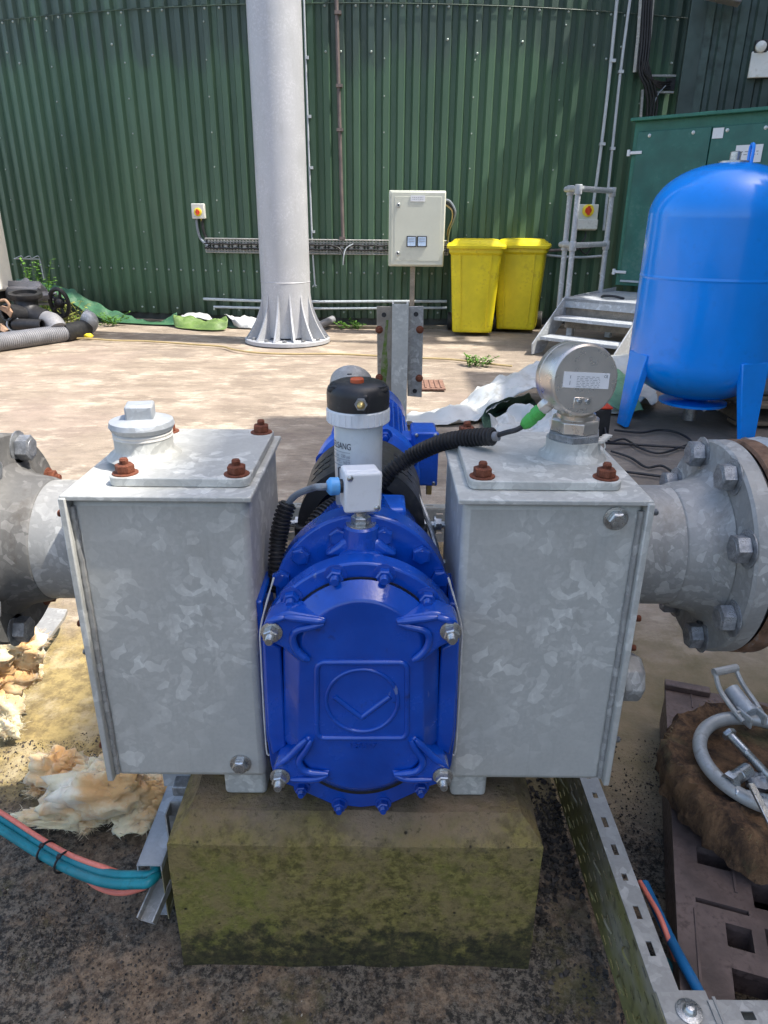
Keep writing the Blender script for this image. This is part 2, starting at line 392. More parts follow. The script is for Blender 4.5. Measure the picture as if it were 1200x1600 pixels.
def concrete_ground():
    n = NT('concrete_yard'); P = n.vec(world=True); x, y, z = n.sep(P)[0:3]
    big = n.noise(.55, P, detail=5); mid = n.noise(2.6, P, detail=8, rough=.65); fine = n.noise(26, P, detail=6, rough=.7)
    st = n.noise(3.6, n.vec((.7, 1.5, 1), True, (0, 0, .25)), detail=10, rough=.72)
    st2 = n.noise(9, n.vec((.75, 1.7, 1), True, (0, 0, -.2)), detail=9, rough=.78)
    col = n.mix(n.ramp(mid, .3, .7), (.265, .212, .158), (.36, .292, .222))
    col = n.mix(n.ramp(st, .44, .60, 0, .7), col, (.19, .148, .11))
    col = n.mix(n.ramp(n.math('ADD', n.math('MULTIPLY', st2, .6), n.math('MULTIPLY', mid, .4)), .50, .62, 0, .8), col, (.52, .435, .335))
    col = n.mix(n.ramp(big, .52, .66, 0, .55), col, (.27, .205, .165))
    col = n.mix(n.ramp(n.vor(1.1, P, 'DISTANCE_TO_EDGE'), .0, .012, .0, .0), col, (.1, .09, .08))
    col = n.mix(n.ramp(n.noise(1.3, n.vec((1, 1, 1), True, (0, 0, .8)), detail=9, rough=.68), .56, .66, 0, .45), col, (.20, .16, .13))
    col = n.mix(n.ramp(n.noise(45, P, detail=5, rough=.8), .58, .74, 0, .55), col, (.14, .11, .085))
    # shade of the right-hand yard round the blue vessel, painted as duller concrete
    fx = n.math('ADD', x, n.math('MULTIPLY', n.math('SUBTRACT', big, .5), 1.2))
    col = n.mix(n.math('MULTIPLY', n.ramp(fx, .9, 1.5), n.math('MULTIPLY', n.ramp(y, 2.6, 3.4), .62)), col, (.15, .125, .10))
    # weathered yellow-brown zone near the pump
    jit = n.math('MULTIPLY', n.math('SUBTRACT', mid, .5), 1.3)
    ny = n.math('ADD', y, jit)
    ylw = n.mix(n.ramp(fine, .35, .65), (.36, .27, .105), (.17, .125, .055))
    ylw = n.mix(n.ramp(n.noise(7, P, detail=8, rough=.7), .5, .66, 0, .6), ylw, (.48, .40, .25))
    ylw = n.mix(n.ramp(n.math('ADD', x, n.math('MULTIPLY', jit, .4)), .2, .6), ylw, n.mix(n.ramp(mid, .35, .65), (.12, .10, .045), (.24, .185, .11)))
    col = n.mix(n.ramp(ny, 2.35, 1.75), col, ylw)
    # black grit, moss and red-brown bare patches in front
    blk = n.mix(n.ramp(n.noise(75, P, detail=6, rough=.85), .44, .58), (.016, .014, .010), (.165, .140, .105))
    red = n.mix(n.ramp(n.noise(55, P, detail=7, rough=.85), .40, .60), (.10, .066, .040), (.27, .195, .125))
    mos = n.mix(n.ramp(fine, .35, .65), (.055, .050, .014), (.14, .115, .045))
    near = n.mix(n.ramp(n.noise(3.2, P, detail=10, rough=.78), .47, .58), blk, red)
    near = n.mix(n.ramp(n.noise(3.1, n.vec((1, 1, 1), True, (0, 0, 1.3)), detail=7, rough=.7), .56, .66, 0, .8), near, mos)
    col = n.mix(n.ramp(n.math('ADD', y, n.math('MULTIPLY', jit, .35)), 1.36, 1.12), col, near)
    # greenish grime left of the plinth
    spk = n.vor(230, P); 
    col = n.mix(n.ramp(n.vor(75, P), .03, .075, .7, 0), col, (.05, .04, .03))
    rough = n.ramp(fine, .3, .7, .7, .95)
    h = n.math('ADD', n.math('MULTIPLY', fine, 1.0), n.math('ADD', n.math('MULTIPLY', st2, .5), n.math('MULTIPLY', n.noise(120, P, detail=3), .45)))
    return n.set(col, rough, 0, h, .55, .012)
m_ground = concrete_ground()

def plinth_mat():
    n = NT('mossy_concrete'); P = n.vec(world=True); x, y, z = n.sep(P)[0:3]
    a = n.noise(9, P, detail=8, rough=.65); f = n.noise(60, P, detail=6, rough=.7); b = n.noise(3.5, P, detail=5)
    base = n.mix(n.ramp(a, .35, .65), (.17, .115, .07), (.27, .195, .13))
    moss = n.mix(n.ramp(f, .40, .60), (.10, .084, .013), (.27, .225, .055)); moss = n.mix(n.ramp(b, .48, .62, 0, .7), moss, (.22, .22, .035)); moss = n.mix(n.ramp(n.noise(20, P, detail=7, rough=.7), .42, .62, 0, .8), moss, (.27, .20, .08))
    zz = n.math('ADD', z, n.math('MULTIPLY', n.math('SUBTRACT', a, .5), .16))
    col = n.mix(n.ramp(n.math('ADD', zz, n.math('MULTIPLY', n.math('SUBTRACT', b, .5), .12)), .335, .235, .06, .93), base, moss)
    dk = n.math('ADD', zz, n.math('MULTIPLY', n.math('SUBTRACT', n.noise(26, P, detail=8, rough=.75), .5), .42))
    col = n.mix(n.ramp(dk, .105, .02, 0, .85), col, n.mix(n.ramp(f, .45, .6), (.010, .012, .004), (.05, .05, .015)))
    col = n.mix(n.ramp(n.vor(24, P), .045, .075, .85, 0), col, (.025, .02, .01)); col = n.mix(n.ramp(n.noise(85, P, detail=4, rough=.8), .56, .68, 0, .6), col, (.04, .035, .012))
    return n.set(col, .88, 0, n.math('ADD', n.math('ADD', f, n.math('MULTIPLY', n.ramp(n.vor(24, P), .03, .09), .8)), n.math('MULTIPLY', n.noise(110, P, detail=4, rough=.8), .8)), .9, .008)
m_plinth = plinth_mat()

def wool_mat():
    n = NT('glass_wool'); a = n.noise(9, detail=6, rough=.6); f = n.noise(120, n.vec((1, .3, 1)), detail=4, rough=.8)
    col = n.mix(n.ramp(a, .40, .62), (.78, .68, .44), (.72, .42, .17))
    col = n.mix(n.ramp(n.noise(6, n.vec((1, 1, 1), rot=(0, 0, 1))), .54, .66), col, (.82, .74, .56))
    col = n.mix(n.ramp(f, .55, .8, 0, .3), col, (.45, .28, .14))
    col = n.mix(n.ramp(n.noise(14, detail=6), .64, .74, 0, .6), col, (.12, .10, .03))
    n.b.inputs['Subsurface Weight'].default_value = .25; n.b.inputs['Subsurface Radius'].default_value = (.02, .012, .006); n.b.inputs['Subsurface Scale'].default_value = .5
    return n.set(col, 1.0, 0, f, .5, .004, **{'Sheen Weight': .4})
m_wool = wool_mat()
def bark_mat(name, c1, c2):
    n = NT(name); a = n.noise(22, n.vec((1, 1, .35)), detail=8, rough=.75); f = n.noise(110, detail=5)
    col = n.mix(n.ramp(a, .35, .65), c1, c2)
    col = n.mix(n.ramp(n.noise(9, detail=6), .55, .7, 0, .7), col, (.16, .14, .06))
    return n.set(col, .9, 0, n.math('ADD', a, n.math('MULTIPLY', f, .5)), 1.0, .012)
m_bark = bark_mat('rotten_wood', (.035, .018, .010), (.24, .13, .06))
m_pal = paint('brown_plastic_pallet', (.13, .092, .078), .5, .4, (.03, .02, .016), .7, 14, 0, .6)
m_leaf = paint('weed_leaf', (.09, .22, .02), .6, .4, (.2, .2, .03), .4, 30)
m_stone = paint('dark_grit', (.055, .046, .038), .85, .6, (.10, .08, .065), .6, 40, 0, .5)
m_chip = paint('pale_chips', (.42, .38, .30), .8, .3)
m_handle = paint('white_grey_ring', (.46, .46, .44), .4, .2, (.2, .15, .1), .5, 18, .3, .1)

# ------------------------------------------------------------------ shared bolt meshes (axis +Z, seat at z=0)
def bolt_mesh(name, mat, r=.0095, nut=.011, stud=.007, studr=None, washer=True, head=False):
    mb = MB(); z0 = 0
    if washer: mb.lathe([(r * 1.45, 0), (r * 1.45, .0016), (r * 1.3, .002)], n=16); z0 = .002
    mb.lathe([(r * .98, z0), (r * 1.08, z0 + .0012), (r * 1.08, z0 + nut - .0015), (r * .9, z0 + nut)], n=6)
    sr = studr or r * .52
    if stud > 0:
        pr = [(sr, z0 + nut)]; k = int(stud / .0018)
        for i in range(k):
            pr += [(sr, z0 + nut + .0018 * i + .0004), (sr * .86, z0 + nut + .0018 * i + .0011)]
        pr += [(sr * .8, z0 + nut + stud)]
        mb.lathe(pr, n=12)
    elif head: mb.lathe([(r * .75, z0 + nut), (r * .72, z0 + nut + .0006)], n=16)
    return mb.mesh(name, mat, 30, centre=False)[0]
b_rust = bolt_mesh('rusty_nut', m_rust, .0125, .012, .008)
b_rusts = bolt_mesh('rusty_side_nut', m_rust, .010, .010, .009)
b_zinc = bolt_mesh('zinc_head', m_nickel, .0118, .010, 0, head=True)
b_zincnut = bolt_mesh('zinc_nut', m_nickel, .0105, .013, .012, .0062)
b_blue = bolt_mesh('blue_head', m_blue, .0135, .011, 0, washer=False, head=True)
b_bluenut = bolt_mesh('blue_nut', m_blue, .0112, .012, .010, .0066)
b_bluesm = bolt_mesh('blue_small_nut', m_blue, .0092, .010, .008, .0055)
b_flange = bolt_mesh('flange_bolt', m_oldbolt, .0195, .021, 0, head=True)
b_greynut = bolt_mesh('grey_side_nut', m_oldbolt, .010, .010, .008)
b_small = bolt_mesh('small_bolt', m_nickel, .011, .008, .006, .006)
b_screw = MB().lathe([(.0045, 0), (.0045, .001), (.003, .0022), (0, .0026)], n=10).mesh('screw', m_nickel, 40, centre=False)[0]
def bolts(name, mesh, pts, axis, parent):
    for p in pts: place(name, mesh, p, axis, parent, random.uniform(0, 1))

# text (flat print): font outlines turned to mesh
def text_mesh(txt, size, mat, depth=0.0, align='CENTER'):
    cu = bpy.data.curves.new('t', 'FONT'); cu.body = txt; cu.size = size; cu.extrude = depth; cu.align_x = align
    ob = bpy.data.objects.new('t', cu); COL.objects.link(ob)
    me = bpy.data.meshes.new_from_object(ob.evaluated_get(bpy.context.evaluated_depsgraph_get()))
    COL.objects.unlink(ob); bpy.data.objects.remove(ob)
    me.materials.clear(); me.materials.append(mat); return me
def print_bars(mb, c, ux, uz, w_, h_, rows, n_, seed=1, off=.0006):
    """rows of small illegible print as raised ink bars on a label"""
    rr = random.Random(seed); c = Vector(c); ux = Vector(ux); uz = Vector(uz); nn = ux.cross(uz)
    for i in range(rows):
        zc = h_ * (.5 - (i + .5) / rows); x = -w_ / 2
        while x < w_ / 2:
            l = min(rr.uniform(.4, 1.6) * w_ / n_, w_ / 2 - x); a = c + ux * x + uz * zc + nn * off; b = a + ux * l * .85
            t = uz * h_ / rows * .13
            mb.add([a - t, b - t, b + t, a + t], [(0, 1, 2, 3)]); x += l + .3 * w_ / n_
    return mb

# ================================================================== SETTING
g = MB(); rows = []
ys = [-30, -8, -2, 0, .3] + [.3 + .05 * i for i in range(1, 50)] + [3 + .25 * i for i in range(0, 28)] + [12, 20, 60]
xs = [-60, -20, -8, -5] + [-3.5 + .25 * i for i in range(8)] + [-1.5 + .05 * i for i in range(62)] + [1.6 + .25 * i for i in range(12)] + [6, 9, 20, 60]
def gh(x, y):
    a = mnoise.fractal(Vector((x * 2.2, y * 2.2, 0)), 1, 2, 5) * .006
    k = max(0, min(1, (1.45 - y) / .4)) * (1 if abs(x) < 1.6 and y > 0 else 0)
    return -.012 + max(-.01, min(.01, a)) + k * (mnoise.fractal(Vector((x * 11, y * 11, 3)), 1, 2, 4) * .009)
for y in ys: rows.append([Vector((x, y, gh(x, y))) for x in xs])
g.grid(rows).build('ground', m_ground, smooth=180, kind='structure')

# loose grit in front of the plinth and beside the trays
def scatter(name, mat, n_, smin, smax, area, seed, **tags):
    rr = random.Random(seed); mb = MB(); k = 0
    while k < n_:
        x, y = rr.uniform(area[0], area[1]), rr.uniform(area[2], area[3])
        d = mnoise.fractal(Vector((x * 4, y * 4, seed)), 1, 2, 4) + rr.uniform(-.35, .35)
        k += 1
        if d < 0: continue
        s_ = smin * (smax / smin) ** (rr.random() ** 2.4)
        vs = [Vector(v) * s_ * rr.uniform(.6, 1.25) for v in ((1, 0, 0), (0, 1, 0), (-1, 0, 0), (0, -1, 0), (0, 0, .7), (0, 0, -.6))]
        q = Quaternion((rr.random(), rr.random(), rr.random()), rr.uniform(0, 6)); c = Vector((x, y, gh(x, y) + s_ * .25 + .001))
        mb.add([c + q @ v for v in vs], [(0, 1, 4), (1, 2, 4), (2, 3, 4), (3, 0, 4), (1, 0, 5), (2, 1, 5), (3, 2, 5), (0, 3, 5)])
    return mb.build(name, mat, smooth=0, **tags)
m_stone2 = paint('brown_grit', (.13, .10, .075), .9, .5, (.05, .04, .03), .6, 40, 0, .5)
tag(scatter('brown_grit', m_stone2, 42000, .0008, .0034, (-1.0, 1.0, .55, 1.45), 21, kind='stuff'), 'fine brown grit strewn over the dark ground in front', 'grit')
tag(scatter('grit', m_stone, 42000, .0009, .0045, (-.95, .95, .55, 1.42), 3, kind='stuff'), 'dark gritty rubble lying around the foot of the concrete plinth', 'grit')
tag(scatter('grit', m_stone, 2600, .003, .011, (.26, .40, .68, 1.6), 9, kind='stuff'), 'coarse black gravel between the plinth and the perforated tray', 'gravel')
tag(scatter('chips', m_chip, 260, .0012, .004, (-.95, .95, .55, 1.3), 5, kind='stuff'), 'scattered pale chips on the dark ground in front', 'chips')

# ------------------------------------------------------------------ green corrugated tank
tank = thing('cladded_tank', 'huge round tank clad in green corrugated steel sheet behind the yard', 'tank', (TC.x, TC.y, 0))
PITCH = .162; dA = PITCH / TR
prof = [(0, 0), (.062, 0), (.086, -.042), (.140, -.042)]          # along the wall, depth
def clad_panel(k, z0, z1, off):
    mb = MB(); lo, hi = [], []
    for i in range(6):
        for s_, d in prof: lo.append((k * 6 * PITCH + i * PITCH + s_, d))
    lo.append(((k + 1) * 6 * PITCH, 0)); lo.append(((k + 1) * 6 * PITCH + .05, 0.0))
    A, B = [], []
    for j, (s_, d) in enumerate(lo):
        a = s_ / TR; r_ = TR + d + off + (.002 if j >= len(lo) - 2 else 0)
        A.append(Vector((TC.x + r_ * math.sin(a), TC.y - r_ * math.cos(a), z0))); B.append(A[-1] + Vector((0, 0, z1 - z0)))
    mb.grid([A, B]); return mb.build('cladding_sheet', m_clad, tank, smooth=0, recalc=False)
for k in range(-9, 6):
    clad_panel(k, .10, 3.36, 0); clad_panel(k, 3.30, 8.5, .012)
sc = MB()
def wpt(s_, z, off): a = s_ / TR; return Vector((TC.x + (TR + off) * math.sin(a), TC.y - (TR + off) * math.cos(a), z)), Vector((math.sin(a), -math.cos(a), 0))
for i in range(-9 * 6, 6 * 6):
    for z, prob in ((.62, 1), (.17, .3), (3.27, .6), (2.86, .3), (2.98, .12)):
        if random.random() > prob: continue
        p, nrm = wpt(i * PITCH + (.03 if z != .62 else .11), z, 0 if z != .62 else -.034); sc.lathe([(.013, 0), (.013, .006), (.006, .011), (0, .012)], p, nrm, 8)
for k in range(-9, 6):
    for j in range(9):
        p, nrm = wpt(k * 6 * PITCH + .01, .35 + j * .35, .004); sc.lathe([(.009, 0), (.009, .006), (0, .01)], p, nrm, 6)
sc.build('screw_head', m_screw, tank, kind='stuff')
kb = MB(); A, B, C_, D_ = [], [], [], []
for i in range(61):
    a = -.86 + i * .027
    A.append(Vector((TC.x + (TR - .05) * math.sin(a), TC.y - (TR - .05) * math.cos(a), -.02))); B.append(A[-1] + Vector((0, 0, .2)))
kb.grid([A, B]).build('base_skirt', paint('dark_skirt', (.05, .055, .05), .8), tank)
st = MB()
for z0 in (3.29,):
    P = [wpt(-9 + i * .25, z0, .016)[0] for i in range(60)]
    st.tube(P, .004, 5)
st.build('seam_lip', m_clad, tank)
# kerb at the foot
kb = MB(); A, B, C_ = [], [], []
for i in range(80):
    a = -.86 + i * .0205
    for L_, r_, z in ((A, TR + .10, -.01), (B, TR + .10, .02), (C_, TR - .06, .022)):
        L_.append(Vector((TC.x + r_ * math.sin(a), TC.y - r_ * math.cos(a), z)))
kb.grid([A, B, C_]).build('tank_kerb', paint('kerb_concrete', (.17, .14, .10), .9, .4, (.05, .06, .02), .6, 6), kind='structure')

# ------------------------------------------------------------------ building to the right with its own cladding
bl = thing('corrugated_building', 'dark grey-green corrugated building at the right edge beyond the cabinet', 'building', (3.4, 9.3, 0))
q0, bd_ = Vector((3.38, 9.02, 0)), Vector((.965, -.26, 0)); bn = Vector((-.26, -.965, 0))
for k in range(6):
    lo = []
    for i in range(6):
        for s_, d in ((0, 0), (.085, 0), (.105, -.035), (.150, -.035)): lo.append((k * 6 * .17 + i * .17 + s_, d))
    lo.append(((k + 1) * 6 * .17 + .03, 0))
    A = [q0 + bd_ * s_ + bn * d for s_, d in lo]; B = [p + Vector((0, 0, 8)) for p in A]
    MB().grid([A, B]).build('cladding_sheet', m_clad2, bl, smooth=0)
MB().prism([q0 + bn * .01 + Vector((0, 0, 0)), q0 + bn * .01 - bd_ * .16, q0 - bn * .2 - bd_ * .16, q0 - bn * .2], (0, 0, 8)).build('corner_flashing', m_clad2, bl)

# ------------------------------------------------------------------ unseen structures added out of frame to throw the shade
nb = thing('shade_block_tall', 'unseen tall grey block added right of the yard to shade the foreground', 'building', (8, -2, 0))  # unseen block, sized so its shadow covers the near ground
m_nb = paint('render_grey', (.30, .30, .28), .8, .15)
MB().box((9.0, -3.65, 5.05), (8, 14.5, 10.1)).build('wall', m_nb, nb)
MB().box((9.0, -3.65, 10.15), (8.0, 14.5, .12)).build('roof', m_nb, nb)
nb2 = thing('shade_block_low', 'unseen lower grey block added beside the tall one to shade the blue vessel', 'building', (8, 4.6, 0))  # unseen block, height set by the shadow on the vessel
MB().box((9.0, 4.52, 3.8), (8, 1.8, 7.6)).build('wall', m_nb, nb2)
wk = thing('shade_walkway', 'unseen galvanised walkway added above the frame to shade the green tank wall', 'walkway', (6, 8, 0))  # unseen, added as caster; deck gaps shape the wall shadow
def wbar(p0, p1, r=.05, name='beam'): MB().cyl(p0, p1, r, n=8).build(name, m_galvsteel, wk)
DZ = 6.75
for (x0, x1, y0, y1) in ((4.05, 4.42, 7.0, 9.35), (4.62, 4.74, 7.0, 9.35), (4.98, 5.55, 6.6, 9.6), (5.72, 7.6, 6.6, 9.8)):
    MB().box(((x0 + x1) / 2, (y0 + y1) / 2, DZ), (x1 - x0, y1 - y0, .06)).build('deck_panel', m_galvsteel, wk)
for y in (7.05, 9.2):
    wbar((3.6, y, DZ - .1), (7.6, y, DZ - .1), .06)
    wbar((3.6, y, DZ + .55), (7.6, y, DZ + .55), .03, 'rail'); wbar((3.6, y, DZ + 1.1), (7.6, y, DZ + 1.1), .03, 'rail')
    for x in (3.6, 4.55, 5.6, 6.6, 7.5): wbar((x, y, DZ - .1), (x, y, DZ + 1.1), .03, 'post')
for x in (5.0, 7.4): wbar((x + 1.5, 8.4, 0), (x + 1.5, 8.4, DZ), .08, 'post')

# ------------------------------------------------------------------ white column with gusseted foot
cx, cy = -1.045, 7.72
co = thing('steel_column', 'tall thick galvanised column with flared gussets at its foot', 'column', (cx, cy, 0))
MB().lathe([(.255, .06), (.25, 2), (.243, 9)], (cx, cy, 0), n=64).build('shaft', m_galvcol, co, smooth=50)
MB().lathe([(.252, .60), (.257, .607), (.252, .614)], (cx, cy, 0), n=64, cap=False).build('weld_ring', m_galvcol, co)
MB().lathe([(.45, 0), (.45, .035), (.44, .042)], (cx, cy, 0), n=72).build('base_plate', m_galvcol, co)
for i in range(13):
    a = 2 * PI * (i + .35) / 13; d = Vector((math.cos(a), math.sin(a), 0)); t = Vector((-d.y, d.x, 0)) * .009
    C0 = Vector((cx, cy, 0)); out = []
    for k in range(9):
        f = k / 8; out.append(C0 + d * (.252 + .185 * (1 - f) ** 2.0) + Vector((0, 0, .045 + .50 * f)))
    out.append(C0 + d * .245 + Vector((0, 0, .545))); out.append(C0 + d * .245 + Vector((0, 0, .045)))
    MB().prism([p - t for p in out], t * 2).build('gusset', m_galvcol, co, smooth=0)
    e = Vector((math.cos(a + .24), math.sin(a + .196), 0))
    place('anchor_bolt', b_flange, C0 + e * .405 + Vector((0, 0, .042)), (0, 0, 1), co)

# ------------------------------------------------------------------ things fixed to the tank wall
def wall_line(name, label, cat, pts, r, mat, off=.03, clip=None, group=None):
    P = smooth_path([WW(u, v, off) for u, v in pts], 8)
    t = thing(name, label, cat, P[0], group); MB().tube(P, r, 8).build('pipe', mat, t)
    if clip:
        for u, v in clip:
            p = WW(u, v, off); MB().box(p, (r * 3.4, r * 3, .03)).build('clip', mat, t)
    return t
z_ = wall_line('wall_conduit', 'thin pale conduit just right of the column with frayed lower end', 'conduit', [(474, -30), (478, 100), (483, 250), (488, 380), (492, 443)], .010, m_whiteconduit, .02, [(480, 90), (484, 182), (487, 262), (490, 362)])
fr = MB()
for k in range(6):
    p = WW(492, 443, .02); fr.tube(smooth_path([p, p + Vector((random.uniform(-.02, .02), -.01, -.02)), p + Vector((random.uniform(-.04, .04), -.02, -.035 + random.uniform(-.02, .02)))], 3), .003, 5)
fr.build('frayed_end', m_whiteconduit, z_)
wall_line('wall_conduit', 'dark vertical conduit running down the wall to the cable tray', 'conduit', [(525, -30), (529, 130), (533, 280), (536, 376)], .020, m_conduit_dark, .035, [(528, 20), (530, 134), (531, 203), (535, 372)])
wall_line('wall_conduit', 'left one of two pale pipes beside the vertical cable ladder', 'conduit', [(966, -20), (951, 130), (938, 240), (927, 320)], .018, m_whiteconduit, .03, [(957, 95), (941, 225)])
wall_line('wall_conduit', 'right one of two pale pipes beside the vertical cable ladder', 'conduit', [(987, -20), (971, 100), (958, 220), (949, 305), (943, 360)], .016, m_whiteconduit, .03, [(970, 112), (957, 232)])
wall_line('low_pipe', 'upper one of two thin horizontal pipes low on the wall', 'pipe', [(318, 467), (400, 470), (500, 471.5), (600, 471), (698, 471)], .016, m_whiteconduit, .03)
wall_line('low_pipe', 'lower one of two thin horizontal pipes low on the wall', 'pipe', [(334, 479.5), (420, 481.5), (500, 482), (600, 481.5), (698, 481)], .015, m_whiteconduit, .03)
wall_line('low_pipe', 'short dark horizontal pipe on the wall behind the railing', 'pipe', [(855, 392), (900, 388), (945, 380)], .018, m_conduit_dark, .05)
wall_line('low_pipe', 'thin horizontal pipe on the wall right of the second bin', 'pipe', [(845, 398), (900, 402), (940, 400)], .014, m_whiteconduit, .04)

# horizontal cable tray along the wall
ct = thing('cable_tray', 'long horizontal galvanised cable tray running along the green wall', 'cable tray', WW(323, 390))
xa, xb = WW(323, 387).x, WW(700, 387).x; N = 60
for zz in (.985, .955, .905, .855, .835):
    P = [Vector((xa + (xb - xa) * i / N, 0, zz)) for i in range(N + 1)]
    for p in P: p.y = yw(p.x, .045 if zz in (.985, .835) else .03)
    MB().tube(P, .009 if zz in (.985, .835) else .008, 6).build('side_rail', m_tray if zz != .905 else m_black, ct)
rg = MB()
for i in range(76):
    x = xa + (xb - xa) * i / 75; rg.box((x, yw(x, .03), .91), (.018, .012, .14))
    if i % 3 == 0: rg.box((x + .02, yw(x, .05), .91), (.03, .012, .06))
rg.build('rung', m_tray, ct, kind='stuff')
for off_, z1, z2 in ((0.06, .93, .93), (.06, .88, .88)):
    P = [Vector((xa - .01 + (xb - xa) * i / N, 0, z1 + .004 * math.sin(i * 1.7))) for i in range(N + 1)]
    for p in P: p.y = yw(p.x, off_)
    MB().tube(P, .010, 6).build('cable', m_rubber, ct)
P = [WW(538, 412, .08), WW(536, 400, .09), WW(530, 388, .08), WW(518, 384, .07)]
MB().tube(smooth_path(P, 6), .008, 6).build('loose_cable', m_rubber, ct)
P = [WW(536, 414, .08), WW(537, 400, .1), WW(541, 388, .08), WW(552, 381, .07)]
MB().tube(smooth_path(P, 6), .007, 6).build('loose_cable', m_whiteconduit, ct)

def isolator(u0, v0, u1, v1, label, off=.04, grey=False, ku=None, kv=None):
    a, b = WW(u0, v0, off), WW(u1, v1, off); c = (a + b) / 2; wd = abs(b.x - a.x); ht = abs(a.z - b.z)
    t = thing('isolator_switch', label, 'switch', c)
    MB().box(c, (wd, .09, ht)).build('housing', m_encl if grey else m_isol, t, bevel=.008)
    k = c + Vector((0, -.05, -.01 if ku is None else 0))
    if ku: k = WW(ku, kv, off + .05)
    MB().lathe([(wd * .30, -.012), (wd * .30, .004), (wd * .26, .007)], k, (0, -1, 0), 24).build('switch_plate', m_yel, t)
    MB().lathe([(wd * .17, .007), (wd * .16, .022)], k, (0, -1, 0), 20).box(k + Vector((0, -.03, 0)), (wd * .12, .02, wd * .42)).build('knob', m_red, t)
    return t, c, wd, ht
t, c, wd, ht = isolator(300, 318, 321, 342, 'small white isolator with orange knob on the left part of the wall')
for k, dx in enumerate((-.035, .03)):
    MB().cyl(c + Vector((dx, 0, -ht / 2 - .03)), c + Vector((dx, 0, -ht / 2)), .016, n=8).build('gland', m_yel if k else m_black, t)
    P = [c + Vector((dx, 0, -ht / 2)), c + Vector((dx + .005, 0, -ht / 2 - .12)), c + Vector((dx + .03, .01, -ht / 2 - .22)), WW(325, 384 + 4 * k, .06)]
    MB().tube(smooth_path(P, 6), .016, 8).build('cable', m_grey if k == 0 else m_rubber, t)
t, c, wd, ht = isolator(905, 319, 929, 360, 'grey isolator with orange knob behind the platform railing', .05, True, 919, 329)
MB().box(c + Vector((-.005, -.04, -ht * .27)), (wd * 1.08, .06, ht * .38)).build('lower_cover', m_isol, t, bevel=.006)
P = [WW(915, 362, .05), WW(914, 372, .07), WW(905, 385, .09), WW(915, 397, .07), WW(925, 385, .05)]
MB().tube(smooth_path(P, 6), .010, 6).build('cable', m_rubber, t)

# vertical cable ladder with bend box and cables, upper right
vl = thing('cable_ladder', 'vertical cable ladder with black cables and a short side branch high on the wall', 'cable ladder', WW(1010, 100))
for A_ in ([(1004, -30), (998, 55), (992, 113)], [(1022, -30), (1015, 50), (1009, 105)]):
    P = [WW(u, v, .06) for u, v in A_]; MB().tube(P, .024, 4, flat=(1, 0, 0)).build('side_rail', m_tray, vl)
rg = MB()
for i in range(9): rg.cyl(WW(1003 - i * 1.2, -20 + i * 15, .05), WW(1021 - i * 1.2, -20 + i * 15, .05), .008, n=6)
rg.build('rung', m_tray, vl, kind='stuff')
for i in range(4):
    P = [WW(1007 + i * 4, -30, .09), WW(1003 + i * 4, 60, .09), WW(999 + i * 4, 110, .09), WW(1008 + i * 4, 135 - i * 3, .1), WW(1012 + i * 5, 160, .09), WW(1010 + i * 4, 190, .07)]
    MB().tube(smooth_path(P, 6), .014, 6).build('cable', m_rubber, vl)
P0, P1 = WW(1016, 126, .06), WW(1053, 124, .06)
MB().box((P0 + P1) / 2 + Vector((0, 0, .04)), ((P1 - P0).x, .04, .02)).build('branch_rail', m_tray, vl)
MB().box((P0 + P1) / 2 + Vector((0, 0, -.12)), ((P1 - P0).x, .04, .02)).build('branch_rail', m_tray, vl)
MB().box((P0 + P1) / 2 + Vector((.1, .01, -.04)), (.10, .03, .12)).build('branch_tray', m_black, vl)
for i in range(4):
    P = [WW(1003 + i * 3, 95, .1), WW(1010 + i * 3, 118 + i * 2, .11), WW(1030, 128 + i * 3, .1), WW(1052, 127 + i * 4, .08)]
    MB().tube(smooth_path(P, 6), .011, 6).build('cable', m_rubber, vl)
for u in (1004, 1019):
    MB().tube([WW(u, 140, .05), WW(u - 4, 195, .05)], .018, 4).build('side_rail', m_tray, vl)
P = [WW(1040, 134, .1), WW(1028, 148, .1), WW(1022, 165, .09), WW(1020, 190, .08)]
MB().tube(smooth_path(P, 6), .007, 6).build('loose_cable', m_grey, vl)

# building fittings
def onb(u, v, off=0.05):
    d = ray(u, v); q = q0 + bn * off; k = (q - CAM).dot(bn) / d.dot(bn); return CAM + d * k
c = onb(1192, 101)
rb = Matrix.Rotation(math.atan2(bd_.y, bd_.x), 3, 'Z')
s_ = MB().box(c, (.26, .05, .24), rb).build('wall_sign', m_whitebox, bevel=.004); tag(s_, 'blank white box sign on the corrugated wall at the right edge', 'sign')
fl = thing('bulkhead_lamp', 'small pale round lamp just above the white sign', 'lamp', onb(1189, 73))
MB().box(onb(1189, 73), (.13, .06, .12), rb).build('housing', m_black, fl, bevel=.01)
MB().lathe([(.055, 0), (.05, .03), (.02, .05), (0, .052)], onb(1189, 73, .08), bn, 20).build('lens', m_whitebox, fl)
fl = thing('floodlight', 'grey floodlight at the top edge on the corrugated wall', 'floodlight', onb(1130, 0, .2))
MB().box(onb(1131, -6, .22), (.36, .20, .09), rb @ Matrix.Rotation(R(14), 3, 'Y')).build('housing', m_greyplast, fl, bevel=.01)
MB().box(onb(1131, 1, .22), (.32, .17, .012), rb @ Matrix.Rotation(R(14), 3, 'Y')).build('lens', m_label, fl)

